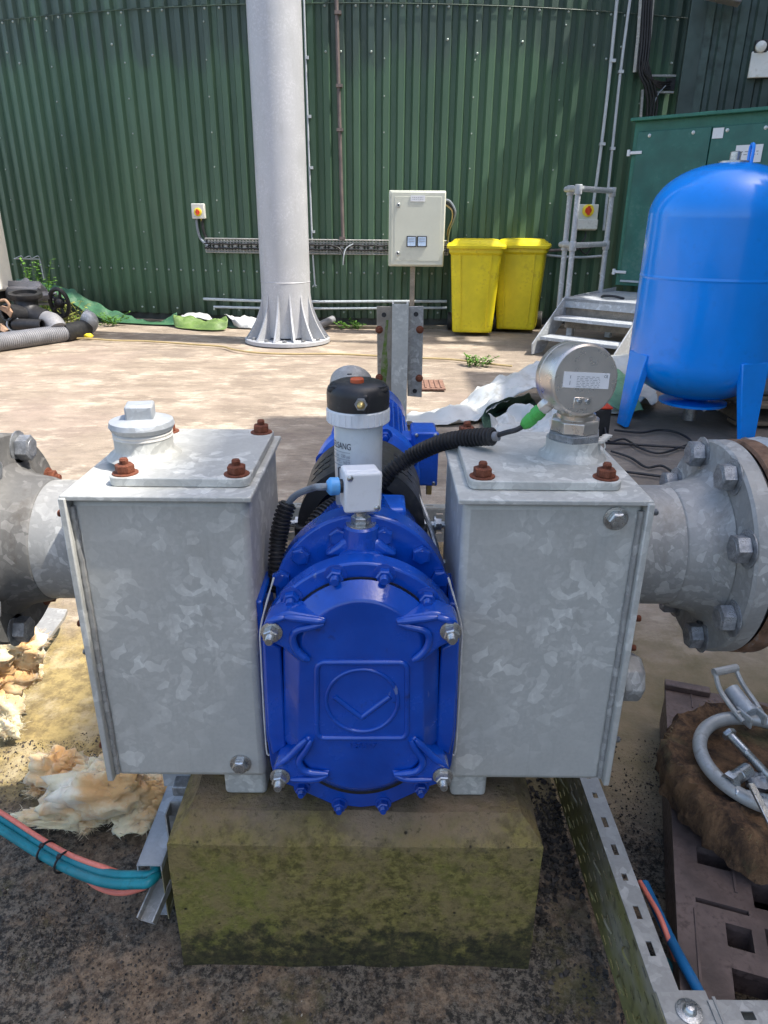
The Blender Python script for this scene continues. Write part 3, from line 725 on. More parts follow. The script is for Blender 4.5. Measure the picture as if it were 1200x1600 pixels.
# ------------------------------------------------------------------ control enclosure on its post
en = thing('control_enclosure', 'cream electrical enclosure standing on a post before the green wall', 'enclosure', (.28, 8.4, 0))
a, b = W(608, 297, 8.3), W(693, 417, 8.3); c = (a + b) / 2; wd = b.x - a.x; ht = a.z - b.z
MB().box((c.x, 8.42, c.z), (wd, .2, ht)).build('housing', m_encl, en, bevel=.012)
dr = MB().box((c.x + .008, 8.31, c.z), (wd - .03, .02, ht - .03)).build('door', m_encl, en, bevel=.008)
MB().box((c.x + .008, 8.299, c.z), (wd - .11, .004, ht - .12)).build('door_field', m_encl, dr, bevel=.002)
for u, v in ((622.5, 320.5), (621.5, 396)):
    p = W(u, v, 8.296); MB().lathe([(.022, 0), (.022, .006), (.018, .009)], p, (0, -1, 0), 20).build('lock', m_nickel, dr)
    MB().lathe([(.010, .009), (.010, .011)], p, (0, -1, 0), 12).build('keyhole', m_black, dr)
p0, p1 = W(642.5, 306, 8.295), W(662, 314, 8.295)
p = W(653, 310, 8.294); lb = MB().box(p, (.155, .005, .06)).build('label', m_label, en)
print_bars(MB(), p - Vector((0, .003, 0)), (1, 0, 0), (0, 0, 1), .12, .035, 2, 7, 3).build('print', m_inkg, lb)
for u in (643.0, 659.3):
    p = W(u, 377.3, 8.292); fr_ = MB().box(p, (.108, .012, .112)).build('meter_frame', m_black, en, bevel=.004)
    mm = MB().box(p + Vector((0, -.008, 0)), (.086, .006, .092)).build('meter_face', paint('meter_face', (.50, .64, .82), .15), fr_)
    for dz in (.028, .002):
        MB().box(p + Vector((0, -.012, dz)), (.06, .001, .004)).build('scale_mark', m_inkg, fr_)
MB().box((W(644, 460, 8.45).x, 8.45, .38), (.055, .04, .80)).build('post', m_steelpost, en, bevel=.004)
MB().box((W(644, 460, 8.45).x, 8.45, .01), (.16, .14, .03)).build('foot_plate', m_steelpost, en)
for k, (m_, r_) in enumerate(((m_grey, .013), (m_rubber, .012), (m_yellowhose, .009))):
    P = [W(693, 312 + k * 3, 8.45), W(703, 315 + k * 5, 8.45), W(711 - k * 2, 330 + k, 8.46), W(708 - k, 345, 8.5), W(702 - k, 360, 8.6), W(699, 377, 8.72)]
    MB().tube(smooth_path(P, 7), r_, 7).build('cable', m_, en)

# ------------------------------------------------------------------ yellow wheelie bins
def bin_parts():
    t = thing('wheelie_bin', '', 'bin', (0, 0, 0)); c = {}
    def ring(w0, d0, z, r_, y0=0): return [Vector((x, y + y0, z)) for x, y in rrect(w0, d0, r_)]
    def rrect(w0, d0, r_, k=4):
        o = []
        for sx, sy, a0 in ((1, 1, 0), (-1, 1, PI / 2), (-1, -1, PI), (1, -1, 1.5 * PI)):
            for i in range(k + 1):
                a = a0 + i / k * PI / 2; o.append((sx * (w0 / 2 - r_) + r_ * math.cos(a), sy * (d0 / 2 - r_) + r_ * math.sin(a)))
        return o
    mb = MB(); n0 = 20; L_ = [ring(.44, .42, .03, .04), ring(.45, .44, .05, .05), ring(.55, .55, .86, .05), ring(.555, .555, .861, .05), ring(.59, .60, .885, .05), ring(.59, .60, .93, .05)]
    for A_, B_ in zip(L_, L_[1:]): mb.loft(A_, B_, A_ is L_[0], B_ is L_[-1])
    b = mb.build('body', m_bin, t, bevel=.004)
    for sx in (-1, 1):
        A_ = [Vector((sx * .215 - .004, -.222, .08)), Vector((sx * .215 + .004, -.222, .08)), Vector((sx * .15 + .004, -.276, .86)), Vector((sx * .15 - .004, -.276, .86))]
        A_ = [Vector((sx * .135 - .005, -.221, .07)), Vector((sx * .135 + .005, -.221, .07)), Vector((sx * .17 + .005, -.2745, .87)), Vector((sx * .17 - .005, -.2745, .87))]
        MB().prism(A_, (0, -.016, .001)).build('rib', m_bin, b)
    mb = MB(); L_ = [ring(.64, .64, .925, .07, -.015), ring(.645, .645, .955, .07, -.015), ring(.61, .60, .972, .07, -.01), ring(.56, .55, .975, .08, -.01), ring(.48, .48, 1.015, .10, .0), ring(.40, .40, 1.022, .10, .0)]
    for A_, B_ in zip(L_, L_[1:]): mb.loft(A_, B_, A_ is L_[0], B_ is L_[-1])
    l = mb.build('lid', m_bin, t, bevel=.005)
    MB().cyl((-.20, -.315, .945), (.20, -.315, .945), .014, n=10).build('lid_grip', m_bin, l)
    MB().tube(smooth_path([(-.25, .27, .93), (-.25, .34, .98), (0, .36, .985), (.25, .34, .98), (.25, .27, .93)], 5), .014, 8).build('handle', m_bin, t)
    for sx in (-1, 1):
        MB().cyl((sx * .225, .24, .10), (sx * .285, .24, .10), .10, n=24).build('wheel', m_bindark, t, bevel=.01)
    MB().cyl((-.22, .24, .10), (.22, .24, .10), .012, n=8).build('axle', m_greyplast, t)
    return t
b1 = bin_parts()
b2 = copy_tree(b1, (0, 0, 0))
b1['label'] = 'left of the two yellow wheelie bins, nearest the cream enclosure'; b1['group'] = 'yellow wheelie bins by the wall'
b2['label'] = 'right of the two yellow wheelie bins, nearest the platform railing'; b2['group'] = b1['group']
p = G(737, 524); b1.location = (p.x + .02, p.y + .22, 0); b1.rotation_euler.z = R(-5)
p = G(812, 520); b2.location = (p.x, p.y + .26, 0); b2.rotation_euler.z = R(-14)

# ------------------------------------------------------------------ steel platform with steps
S0 = Vector((1.50, 7.10, 0)); e1 = Vector((math.cos(R(42)), -math.sin(R(42)), 0)); e2 = Vector((math.sin(R(42)), math.cos(R(42)), 0)); ez = Vector((0, 0, 1))
Rp = Matrix.Rotation(R(-42), 3, 'Z')
def PL(a, b, z): return S0 + e1 * a + e2 * b + ez * z
pf = thing('step_platform', 'grey galvanised steel platform with three steps and a tubular railing', 'platform', S0)
for k in range(2):
    z = .165 * (k + 1)
    MB().box(PL(.42, .11 + .235 * k, z - .0165), (.80, .24, .033), Rp).build('step', m_galvsteel, pf, bevel=.004)
MB().box(PL(.42, 1.02, .48), (.84, 1.12, .035), Rp).build('deck', m_galvsteel, pf, bevel=.004)
MB().box(PL(.42, .475, .45), (.84, .03, .09), Rp).build('deck_edge', m_galvsteel, pf)
for s_ in (0, 1):
    a = -.012 + s_ * .85
    A_ = [PL(a, -.09, .0), PL(a, .10, .0), PL(a, .66, .40), PL(a, .66, .50), PL(a, .46, .505), PL(a, -.10, .10)]
    MB().prism(A_, e1 * .012).build('stringer', m_galvsteel, pf)
    MB().prism([PL(a, .66, .40), PL(a, 1.6, .40), PL(a, 1.6, .535), PL(a, .66, .505)], e1 * .012).build('side_channel', m_galvsteel, pf)
MB().prism([PL(.0, .50, .20), PL(.84, .50, .20), PL(.84, .50, .40), PL(.0, .50, .40)], e2 * .01).build('riser_plate', m_steelpost, pf)
for a, b in ((.02, .6), (.82, .6), (.02, 1.5), (.82, 1.5), (.4, 1.2)):
    MB().box(PL(a, b, .2), (.06, .06, .4), Rp).build('leg', m_galvsteel, pf)
MB().box(PL(-.05, 1.0, .43), (.07, .9, .10), Rp).build('toe_plate', m_whitebox, pf)
PA, PB, PC = PL(0, .50, 0), PL(-.16, .64, 0), PL(0, 1.22, 0)
for P_, zb in ((PA, .40), (PB, .38), (PC, .48)):
    MB().cyl(P_ + ez * zb, P_ + ez * 1.49, .027, n=12).build('railing_post', m_galvsteel, pf)
for z in (1.50, .99):
    MB().cyl(PB - e1 * .05 + ez * z, PA + ez * z, .027, n=12).build('rail', m_galvsteel, pf)
    MB().cyl(PA + ez * z, PC + e2 * .03 + ez * z, .027, n=12).build('rail', m_galvsteel, pf)
    for P_ in (PA, PB, PC): MB().lathe([(.037, -.045), (.037, .045)], P_ + ez * (z - .01), n=12).build('clamp', m_galvsteel, pf, bevel=.006)
MB().tube(smooth_path([PL(.25, .75, .505), PL(.3, .70, .52), PL(.40, .72, .52), PL(.5, .72, .505)], 6), .012, 8).build('hook', m_black, pf)

# ------------------------------------------------------------------ green cabinet on the platform
K0 = Vector((2.53, 8.25, 0)); KW, KD, KZ0, KZ1 = 2.1, .35, .56, 2.16
def KL(a, b, z): return K0 + e1 * a + e2 * b + ez * z
kc = thing('green_cabinet', 'large dark green steel cabinet with two doors behind the blue vessel', 'cabinet', KL(1, 0, KZ0))
MB().box(KL(KW / 2, KD / 2 + .02, (KZ0 + KZ1) / 2), (KW, KD, KZ1 - KZ0), Rp).build('body', m_cabfr, kc, bevel=.006)
MB().box(KL(KW / 2, KD / 2 - .01, KZ1 + .012), (KW + .04, KD + .1, .03), Rp).build('roof', m_cabfr, kc, bevel=.004)
for k, (a0, a1) in enumerate(((.055, .79), (.80, 1.6))):
    d_ = MB().box(KL((a0 + a1) / 2, .008, (KZ0 + KZ1) / 2 - .02), (a1 - a0, .03, KZ1 - KZ0 - .16), Rp).build('door', m_cab, kc, bevel=.004)
    for z in ((.70, 1.87) if k == 0 else (1.87,)):
        a = .02 if k == 0 else 1.56
        MB().box(KL(a + .03, -.014, z), (.15, .012, .028), Rp).build('hinge', m_label, d_, bevel=.003)
        MB().box(KL(a - .035, -.018, z), (.03, .02, .06), Rp).build('hinge_block', m_label, d_, bevel=.003)
    for a in ((.18, .62) if k == 0 else (.94, 1.28)):
        place('screw', b_zinc, KL(a, -.008, 2.02), -e2, d_)
lb = MB().box(KL(1.17, -.012, 1.81), (.24, .005, .15), Rp).build('label', m_label, kc)
print_bars(MB(), KL(1.17, -.015, 1.815), e1, ez, .18, .05, 2, 6, 2).build('print', m_inkg, lb)
MB().box(KL(.86, -.012, 2.00), (.10, .005, .09), Rp).build('sticker', m_label, kc)
lb = MB().box(KL(.64, -.012, 1.31), (.07, .005, .11), Rp).build('sticker', m_label, kc)
MB().box(KL(.64, -.016, 1.30), (.03, .002, .04), Rp).build('print', m_inkg, lb)
MB().box(KL(.42, -.01, KZ0 + .05), (.7, .02, .02), Rp).build('sill', m_whiteconduit, kc)

# ------------------------------------------------------------------ blue expansion vessel
VX, VY, VR = 1.975, 4.50, .425
ve = thing('blue_vessel', 'big glossy bright blue pressure vessel standing on three legs', 'pressure vessel', (VX, VY, 0))
pr = [(0, .165)]
for i in range(1, 11):
    a = i / 10 * PI / 2; pr.append((VR * math.sin(a), .165 + .25 * (1 - math.cos(a))))
zmid = .905
pr += [(VR, .43), (VR, zmid - .014), (VR, zmid - .007), (VR + .0025, zmid - .003), (VR + .0025, zmid + .003), (VR, zmid + .007), (VR, zmid + .014), (VR, 1.225)]
for i in range(0, 13):
    a = i / 12 * PI / 2; pr.append((max(.0001, VR * math.cos(a) ** .93), 1.24 + .285 * math.sin(a)))
MB().lathe(pr, (VX, VY, 0), n=96, cap=False).build('shell', m_tankblue, ve, smooth=50)
MB().lathe([(.17, .155), (.205, .150), (.205, .135), (.17, .130), (0, .130)], (VX, VY, 0), n=48).build('bottom_flange', m_tankblue, ve)
for i in range(12):
    a = i * PI / 6; place('flange_bolt', b_small, (VX + .19 * math.cos(a), VY + .19 * math.sin(a), .136), (0, 0, -1), ve)
MB().cyl((VX, VY, .02), (VX, VY, .14), .04, n=20).build('outlet', m_nickel, ve)
for an in (190, 292, 65):
    d = Vector((math.cos(R(an)), math.sin(R(an)), 0)); t = Vector((-d.y, d.x, 0)); C0 = Vector((VX, VY, 0))
    A_ = [C0 + d * .425 + t * .105 + ez * .46, C0 + d * .425 - t * .105 + ez * .46, C0 + d * .475 - t * .055 + ez * .0, C0 + d * .475 + t * .055 + ez * .0]
    B_ = [p - d * .03 for p in A_]; B_[0] -= d * .02; B_[1] -= d * .02
    MB().loft(A_, B_).build('leg', m_tankblue, ve, bevel=.006)
MB().lathe([(.085, 1.515), (.085, 1.528), (.03, 1.535), (.03, 1.575), (.018, 1.58)], (VX, VY, 0), n=24).build('top_fitting', m_nickel, ve)
MB().tube(smooth_path([(VX + .05, VY - .1, 1.50), (VX + .05, VY - .1, 1.59), (VX + .05, VY - .08, 1.61), (VX + .05, VY - .06, 1.59), (VX + .05, VY - .06, 1.50)], 5), .009, 8).build('lifting_eye', m_tankblue, ve)

# ================================================================== MIDDLE GROUND
# H-section bracket post with bolted plates
hp = thing('bracket_post', 'galvanised channel post with slotted side plates and rusty bolts behind the motor', 'post', (.06, 2.72, 0))
def HW(u, v, y=2.70): return W(u, v, y)
def panel(mb, pts, thick, Y): 
    A_ = [W(u, v, Y) for u, v in pts]; return mb.prism(A_, (0, thick, 0))
for nm, pts in (('left_plate', [(588.5, 478.5), (614, 479), (613, 612), (590, 606)]), ('right_plate', [(636, 479), (662, 478.5), (659, 621), (636.5, 619)])):
    pl = panel(MB(), pts, .008, 2.72).build('side_plate', m_steelpost if 'left' in nm else m_galv2, hp, bevel=.002)
    for (u, v) in ((600, 492), (599, 515), (592.5, 515), (592.5, 590)) if 'left' in nm else ((650, 491), (656, 515), (655, 591), (648, 611)):
        if (u, v) in ((600, 492), (650, 491), (648, 611)):
            MB().lathe([(.009, -.002), (.009, .0005)], W(u, v, 2.72), (0, -1, 0), 12).build('bolt_hole', m_black, pl)
        elif (u, v) != (599, 515): place('rusty_bolt', b_rusts, W(u, v, 2.72), (0, -1, 0), pl)
ux0, ux1 = W(612, 560, 2.68).x, W(637, 560, 2.68).x; zt = W(620, 477, 2.7).z
MB().box(((ux0 + ux1) / 2, 2.692, zt / 2 + .006), (ux1 - ux0, .007, zt)).build('web', m_galv, hp)
for x in (ux0 + .003, ux1 - .003): MB().box((x, 2.730, zt / 2 + .006), (.006, .075, zt)).build('channel_flange', m_galv, hp)
n_ = NT('green_algae'); n_.set(n_.mix(n_.ramp(n_.noise(40, detail=6), .4, .6), (.10, .16, .02), (.2, .2, .12)), .9)
mb = MB(); A_ = [W(u, v, 2.7185) for u, v in ((603, 500), (607, 500), (604, 540), (606, 570), (602, 606), (594, 604), (596, 560), (600, 530))]
mb.add(A_, [tuple(range(len(A_)))]).build('algae_streak', n_.m, hp)

# rusty grating and drain behind the post
m_drain = paint('dull_rust', (.24, .13, .09), .85, .4, (.2, .15, .11), .7, 30)
dg = thing('rusty_drain_cover', 'small rusty brown drain cover set in the yard right of the bracket post', 'drain cover', G(668, 602, .004))
c = G(668, 602, .004); MB().box(c + Vector((0, 0, .004)), (.26, .34, .012)).build('frame', m_drain, dg)
for i in range(6): MB().box(c + Vector((-.10 + i * .04, 0, .013)), (.012, .28, .008)).build('bar', m_drain, dg)

# cloth helper
def cloth(name, mat, ctrl, label, cat, nu=8, nv=8, amp=.015, fs=5.0, parent=None, thick=.003, seed=0):
    gq = resample_quads(ctrl, nu, nv)
    for i, r_ in enumerate(gq):
        for j, p in enumerate(r_):
            q = p * fs + Vector((seed, 0, 0))
            d = mnoise.fractal(q, 1, 2, 5); e = abs(mnoise.noise(q * 1.7)) - .25
            p.z = max(.006, p.z + amp * (d + 1.2 * e)); p.y += amp * .8 * mnoise.noise(q * 1.3 + Vector((9, 0, 0)))
    o = MB().grid(gq).build(name, mat, parent, smooth=28, solid=thick)
    if parent is None: tag(o, label, cat)
    return o
def Z(u, v, z): return G(u, v, z)

# green tarpaulin trailing along the wall
gt = thing('green_tarpaulin', 'crumpled green tarpaulin trailing along the foot of the tank wall', 'tarpaulin', G(200, 505))
def Wd(u, v, dy): p = WW(u, v, 0); return W(u, v, p.y - dy)
ctrl = [[Wd(26, 434, .16), Wd(70, 441, .16), Wd(112, 455, .16), Wd(165, 480, .14), Wd(215, 497, .12), Wd(250, 504, .12), Wd(276, 488, .12)],
        [Wd(26, 438, .20), Wd(72, 448, .26), Wd(118, 470, .24), Wd(168, 492, .24), Wd(218, 507, .22), Wd(252, 508, .20), Wd(279, 505, .20)],
        [Wd(30, 440, .26), Wd(76, 452, .36), Wd(130, 484, .34), Wd(170, 503, .36), Wd(222, 515, .36), Wd(256, 516, .35), Wd(286, 517, .34)]]
cloth('x', m_tarpg, ctrl, '', '', 10, 8, .035, 4, gt).name = 'green_fold'
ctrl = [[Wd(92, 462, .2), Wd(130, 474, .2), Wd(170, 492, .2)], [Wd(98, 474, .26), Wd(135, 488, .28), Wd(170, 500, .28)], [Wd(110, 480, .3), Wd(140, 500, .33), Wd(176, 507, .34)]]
cloth('x', m_tarpshade, ctrl, '', '', 8, 8, .02, 5, gt).name = 'shadow_fold'
ctrl = [[Wd(271, 489, .30), Wd(300, 497, .30), Wd(330, 500, .30), Wd(352, 492, .30)],
        [Wd(271, 505, .45), Wd(300, 509, .50), Wd(328, 507, .50), Wd(356, 500, .42)],
        [Wd(276, 516, .52), Wd(306, 523, .62), Wd(338, 521, .60), Wd(354, 511, .5)]]
cloth('x', m_tarplime, ctrl, '', '', 9, 9, .04, 5, gt, seed=3).name = 'lime_fold'
ctrl = [[Wd(282, 494, .16), Wd(300, 489, .16), Wd(322, 489, .16), Wd(330, 495, .16)], [Wd(284, 498, .26), Wd(302, 497, .28), Wd(320, 499, .28), Wd(333, 500, .26)]]
cloth('x', m_tarpw, ctrl, '', '', 8, 6, .03, 6, gt, seed=5).name = 'white_fold'
ctrl = [[Wd(350, 491, .14), Wd(372, 494, .14), Wd(402, 499, .14), Wd(440, 502, .14)], [Wd(360, 498, .3), Wd(378, 505, .32), Wd(402, 510, .32), Wd(440, 510, .3)], [Wd(368, 512, .3), Wd(385, 514, .36), Wd(405, 515, .38), Wd(440, 514, .36)]]
cloth('x', m_tarpw, ctrl, '', '', 8, 6, .04, 6, gt, seed=7).name = 'white_fold'
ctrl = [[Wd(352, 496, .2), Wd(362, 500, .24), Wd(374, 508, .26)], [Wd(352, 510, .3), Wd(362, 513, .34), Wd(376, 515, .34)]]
cloth('x', m_tarpshade, ctrl, '', '', 6, 6, .02, 6, gt).name = 'shadow_fold'
# pole lying right of the column base
pt = thing('lying_pipe', 'short grey pipe lying against the wall just right of the column foot', 'pipe', G(505, 512))
MB().cyl(Wd(490, 513, .45), Wd(520, 499, .12), .045, n=16).build('tube', m_greyplast, pt)

# white tarpaulin heap in front of the steps and vessel
wt = thing('white_tarpaulin', 'large crumpled white tarpaulin heaped on the yard between gauge and platform', 'tarpaulin', (.8, 5, 0))
ctrl = [[W(636, 652, 4.62), W(690, 638, 4.75), W(740, 612, 4.95), W(790, 588, 5.15), W(842, 566, 5.3), W(880, 560, 5.4)],
        [W(632, 662, 4.45), W(692, 650, 4.52), W(748, 628, 4.7), W(795, 602, 4.85), W(842, 588, 5.0), W(880, 580, 5.1)],
        [W(634, 668, 4.33), W(700, 664, 4.36), W(752, 652, 4.45), W(780, 630, 4.55), W(826, 612, 4.65), W(880, 602, 4.75)]]
cloth('x', m_tarpw, ctrl, '', '', 10, 10, .055, 4.2, wt, seed=2).name = 'top_fold'
ctrl = [[W(700, 664, 4.36), W(726, 668, 4.3), W(762, 668, 4.25)], [W(640, 668, 4.33), W(700, 669, 4.3), W(760, 671, 4.24)]]
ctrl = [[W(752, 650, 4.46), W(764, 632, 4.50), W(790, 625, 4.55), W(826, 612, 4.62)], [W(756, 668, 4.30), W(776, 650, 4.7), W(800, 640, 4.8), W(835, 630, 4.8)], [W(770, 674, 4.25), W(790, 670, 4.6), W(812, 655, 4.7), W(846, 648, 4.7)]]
cloth('x', m_tarpshade, ctrl, '', '', 8, 8, .02, 5, wt, seed=4).name = 'shaded_inner_fold'  # dark sheet stands in for the shaded hollow of the heap
ctrl = [[W(762, 655, 4.20), W(800, 645, 4.35), W(850, 630, 4.35), W(900, 620, 4.4)], [W(775, 680, 4.15), W(805, 670, 4.2), W(850, 660, 4.22), W(905, 655, 4.25)], [W(790, 692, 4.02), W(820, 690, 4.02), W(860, 686, 4.04), W(900, 686, 4.04)]]
cloth('x', m_tarpw, ctrl, '', '', 9, 9, .06, 6, wt, seed=6).name = 'front_fold'
ctrl = [[W(925, 562, 6.2), W(950, 560, 6.2), W(985, 558, 6.2), W(1020, 556, 6.2)], [W(925, 600, 5.4), W(952, 598, 5.35), W(990, 596, 5.3), W(1025, 590, 5.3)], [W(925, 655, 4.7), W(955, 648, 4.7), W(995, 640, 4.7), W(1030, 618, 4.9)]]
cloth('x', m_tarpw, ctrl, '', '', 10, 10, .06, 3, wt, seed=8).name = 'rear_fold'
ctrl = [[W(948, 572, 5.6), W(965, 575, 5.4), W(990, 590, 5.2)], [W(945, 600, 5.1), W(965, 605, 5.0), W(992, 612, 4.9)], [W(950, 632, 4.72), W(975, 640, 4.65), W(1005, 640, 4.6)]]
cloth('x', paint('pale_green_tarp', (.16, .33, .19), .5, .2), ctrl, '', '', 8, 8, .03, 4, wt, seed=9).name = 'green_fold'

# charger box, orange case, flexes
cb = thing('black_case', 'small black case with a red rim on the ground behind the gauge', 'case', G(930, 690))
p = G(928, 688, 0); MB().box(p + Vector((0, .1, .095)), (.17, .2, .19)).build('case_body', m_black, cb, bevel=.01)
MB().box(p + Vector((0, .1, .195)), (.175, .205, .012)).build('rim', m_red, cb, bevel=.003)
oc = thing('orange_case', 'orange box half hidden behind the stainless gauge', 'case', G(915, 670))
p = G(912, 665, 0); MB().box(p + Vector((.02, .12, .14)), (.16, .14, .28)).build('case_body', m_yel, oc, bevel=.01)
def flex(name, label, pts, r, mat, cat='cable', z=.008, group=None):
    P = [G(u, v, z) if len(q) == 0 else G(u, v, q[0]) for u, v, *q in pts]
    o = MB().tube(smooth_path(P, 8), r, 6).build(name, mat); return tag(o, label, cat, group)
flex('extension_flex', 'black flex curling on the ground from the black case to the vessel leg', [(945, 668, .08), (952, 690), (975, 686), (1000, 700), (1030, 708), (1060, 700), (1080, 690), (1058, 676), (1030, 672), (1000, 676), (960, 672)], .007, m_rubber)
flex('extension_flex', 'black flex running straight towards the right pipe flange', [(938, 692, .05), (980, 694), (1030, 697), (1080, 700), (1160, 706)], .008, m_rubber)
flex('extension_flex', 'black flex lying on the yard just behind the right box', [(955, 705), (985, 715), (1010, 730), (1035, 728), (1060, 745)], .007, m_rubber)
flex('extension_flex', 'black flex on the ground nearest the right pipe stub', [(960, 735), (1000, 740), (1060, 748), (1120, 757)], .008, m_rubber)
flex('yellow_hose', 'thin yellow hose snaking across the yard past the column foot', [(60, 521, .06), (100, 528), (140, 529), (180, 532), (230, 533), (300, 538), (345, 541), (365, 546), (400, 551), (450, 553), (520, 553), (590, 556), (640, 559), (700, 561), (760, 568), (800, 572)], .010, m_yellowhose, 'hose', .014)

# pallet and grey tank at right edge
wp = thing('wooden_pallet', 'weathered wooden pallet at the right edge behind the blue vessel', 'pallet', G(1190, 680))
p0 = G(1150, 672, .0) + Vector((.02, 0, 0))
for i in range(4): MB().box(p0 + Vector((.55, .12 + .22 * i, .135)), (1.1, .12, .022)).build('deck_board', m_wood, wp)
for i in range(3): MB().box(p0 + Vector((.06 + .48 * i, .45, .08)), (.09, .9, .085)).build('bearer', m_wood, wp)
for i in range(2): MB().box(p0 + Vector((.55, .12 + .6 * i, .025)), (1.1, .12, .022)).build('bottom_board', m_wood, wp)
gb = MB().box(p0 + Vector((.45, .60, .42)), (.75, .6, .54)).build('grey_crate', m_greyplast, bevel=.03); tag(gb, 'grey plastic container standing on the wooden pallet at the right edge', 'container')
jk = MB()
for k in range(4): jk.ball(G(1186 + k * 10, 690 + k * 2, .03), .05, 14, 8, (1.6, .7, .45), .5, 2.5)
tag(jk.build('plastic_scrap', m_tarpw), 'crumpled white plastic scrap on the ground at the right edge', 'scrap')

# heap at the left: hoses, elbow pipe, valves, white unit
ws = thing('white_unit', 'big cream white unit cut by the left edge above the heap of pipes', 'container', G(0, 500))
a = W(24, 452, 8.3); 
MB().box((a.x - .75, 7.95, a.z + 1.0), (1.5, .7, 2.0)).build('shell', m_whitebox, ws, bevel=.03)
MB().box((a.x - .75, 7.95, a.z / 2), (1.4, .6, a.z)).build('plinth', m_black, ws)  # black block put where the shadow lies under the white unit
MB().box((a.x - .09, 7.58, a.z + .12), (.12, .04, .3)).build('catch', m_whitebox, ws, bevel=.01)
MB().box((a.x - .07, 7.56, a.z + .08), (.05, .04, .10)).build('latch', m_steelpost, ws, bevel=.01)
hs = thing('suction_hose', 'ribbed grey suction hose with black cuff lying at the left edge', 'hose', G(60, 542))
hz = .075
corrugated(MB(), [G(-60, 545, hz), G(-10, 536, hz), G(40, 529, hz), G(104, 520, hz)], .088, .022, .008, 18).build('ribbed_hose', m_greyplast, hs)
MB().tube(smooth_path([G(98, 521, hz), G(118, 517, hz), G(132, 513, hz)], 6), .094, 20).build('rubber_cuff', m_rubber, hs)
MB().tube(smooth_path([G(130, 513, hz), G(140, 508, .10), G(141, 500, .16), G(132, 494, .20)], 6), [.082] * 18 + [.086], 20).build('steel_elbow', m_galvsteel, hs)
tag(MB().ball(G(138, 525, .03), .035, 12, 8, (1.4, .8, .8), .3).build('yellow_clip', m_yel), 'small yellow clip beside the end of the ribbed hose', 'clip')
eb = thing('black_elbow_pipe', 'black flanged elbow pipe standing upright in the heap at the left', 'pipe', G(60, 520))
MB().lathe([(.155, -.02), (.165, 0), (.165, .03), (.12, .035), (.12, .0)], W(40, 462, 7.75), (.05, -.12, 1), 28).build('flange', m_rubber, eb)
MB().tube(smooth_path([W(40, 465, 7.75), W(43, 484, 7.72), W(55, 495, 7.7), W(72, 502, 7.65)], 6), .118, 20).build('bend', m_rubber, eb)
MB().tube(smooth_path([W(68, 500, 7.66), W(82, 504, 7.6), W(90, 515, 7.55)], 6), .10, 20).build('pale_end', m_greyplast, eb)
vw = thing('black_handwheel', 'black cast handwheel standing at the wall in the left heap', 'handwheel', W(93, 475, 8.2))
c = W(93, 473, 8.25); MB().tube([c + Vector((.10 * math.cos(i * PI / 12), -.03 * math.sin(i * PI / 12), .15 * math.sin(i * PI / 12))) for i in range(24)], .024, 8, closed=True).build('rim', m_black, vw)
MB().ball(c, .06, 12, 8).build('hub', m_black, vw)
for i in range(5):
    a_ = i * 2 * PI / 5; MB().cyl(c, c + Vector((.10 * math.cos(a_), 0, .15 * math.sin(a_))), .018, n=8).build('spoke', m_black, vw)
for i, v in enumerate((458, 468, 474)):
    nm = ('topmost', 'middle', 'lowest')[i]
    tag(MB().cyl(W(50, v, 8.3), W(88, v + 1, 8.3), .018, n=8).build('grey_rod', m_galvsteel), nm + ' of three short grey rods in the left heap by the handwheel', 'rod', 'grey rods in the heap')
tag(MB().ball(W(40, 455, 8.2), .2, 16, 10, (1.3, .6, .6), .4, 2).build('grey_sack', m_greyplast), 'crumpled grey sack under the white unit at the left', 'sack')
for i, (u, v, ax, r_, mt, lb) in enumerate(((22, 507, (.35, -.9, .1), .075, m_galvsteel, 'open galvanised pipe end pointing at the camera in the left heap'),
                                   (66, 508, (1, -.1, .0), .06, m_rubber, 'short black pipe stub lying above the ribbed hose'),
                                   (10, 488, (-.3, -.8, .2), .09, m_rubber, 'black pipe end at the left edge among scrap'))):
    d = Vector(ax).normalized(); c = W(u, v, 7.45); t = thing('pipe_offcut', lb, 'pipe', c)
    MB().lathe([(r_ * .8, -.02), (r_ * .8, .001), (r_, .0), (r_, -.3), (r_ * .8, -.3)], c, d, 22, cap=False).build('tube', mt, t)
    MB().lathe([(r_ * .8, -.10), (0, -.10)], c, d, 22, cap=False).build('bore', m_black, t)
sb = thing('rusty_bracket', 'rusty tan bracket with round handle at the left edge', 'bracket', W(10, 490, 7.5))
MB().tube(smooth_path([W(0, 470, 7.4), W(8, 469, 7.4), W(14, 476, 7.4), W(12, 484, 7.4)], 5), .014, 8).build('handle', m_bear, sb)
MB().prism([W(0, 478, 7.4), W(14, 482, 7.4), W(19, 488, 7.4), W(16, 497, 7.4), W(10, 490, 7.4), W(0, 484, 7.4)], (0, .05, 0)).build('plate', m_bear, sb, bevel=.004)
MB().prism([W(0, 505, 7.4), W(10, 516, 7.35), W(8, 520, 7.35), W(0, 517, 7.35)], (0, .05, 0)).build('wedge', m_bear, sb, bevel=.004)

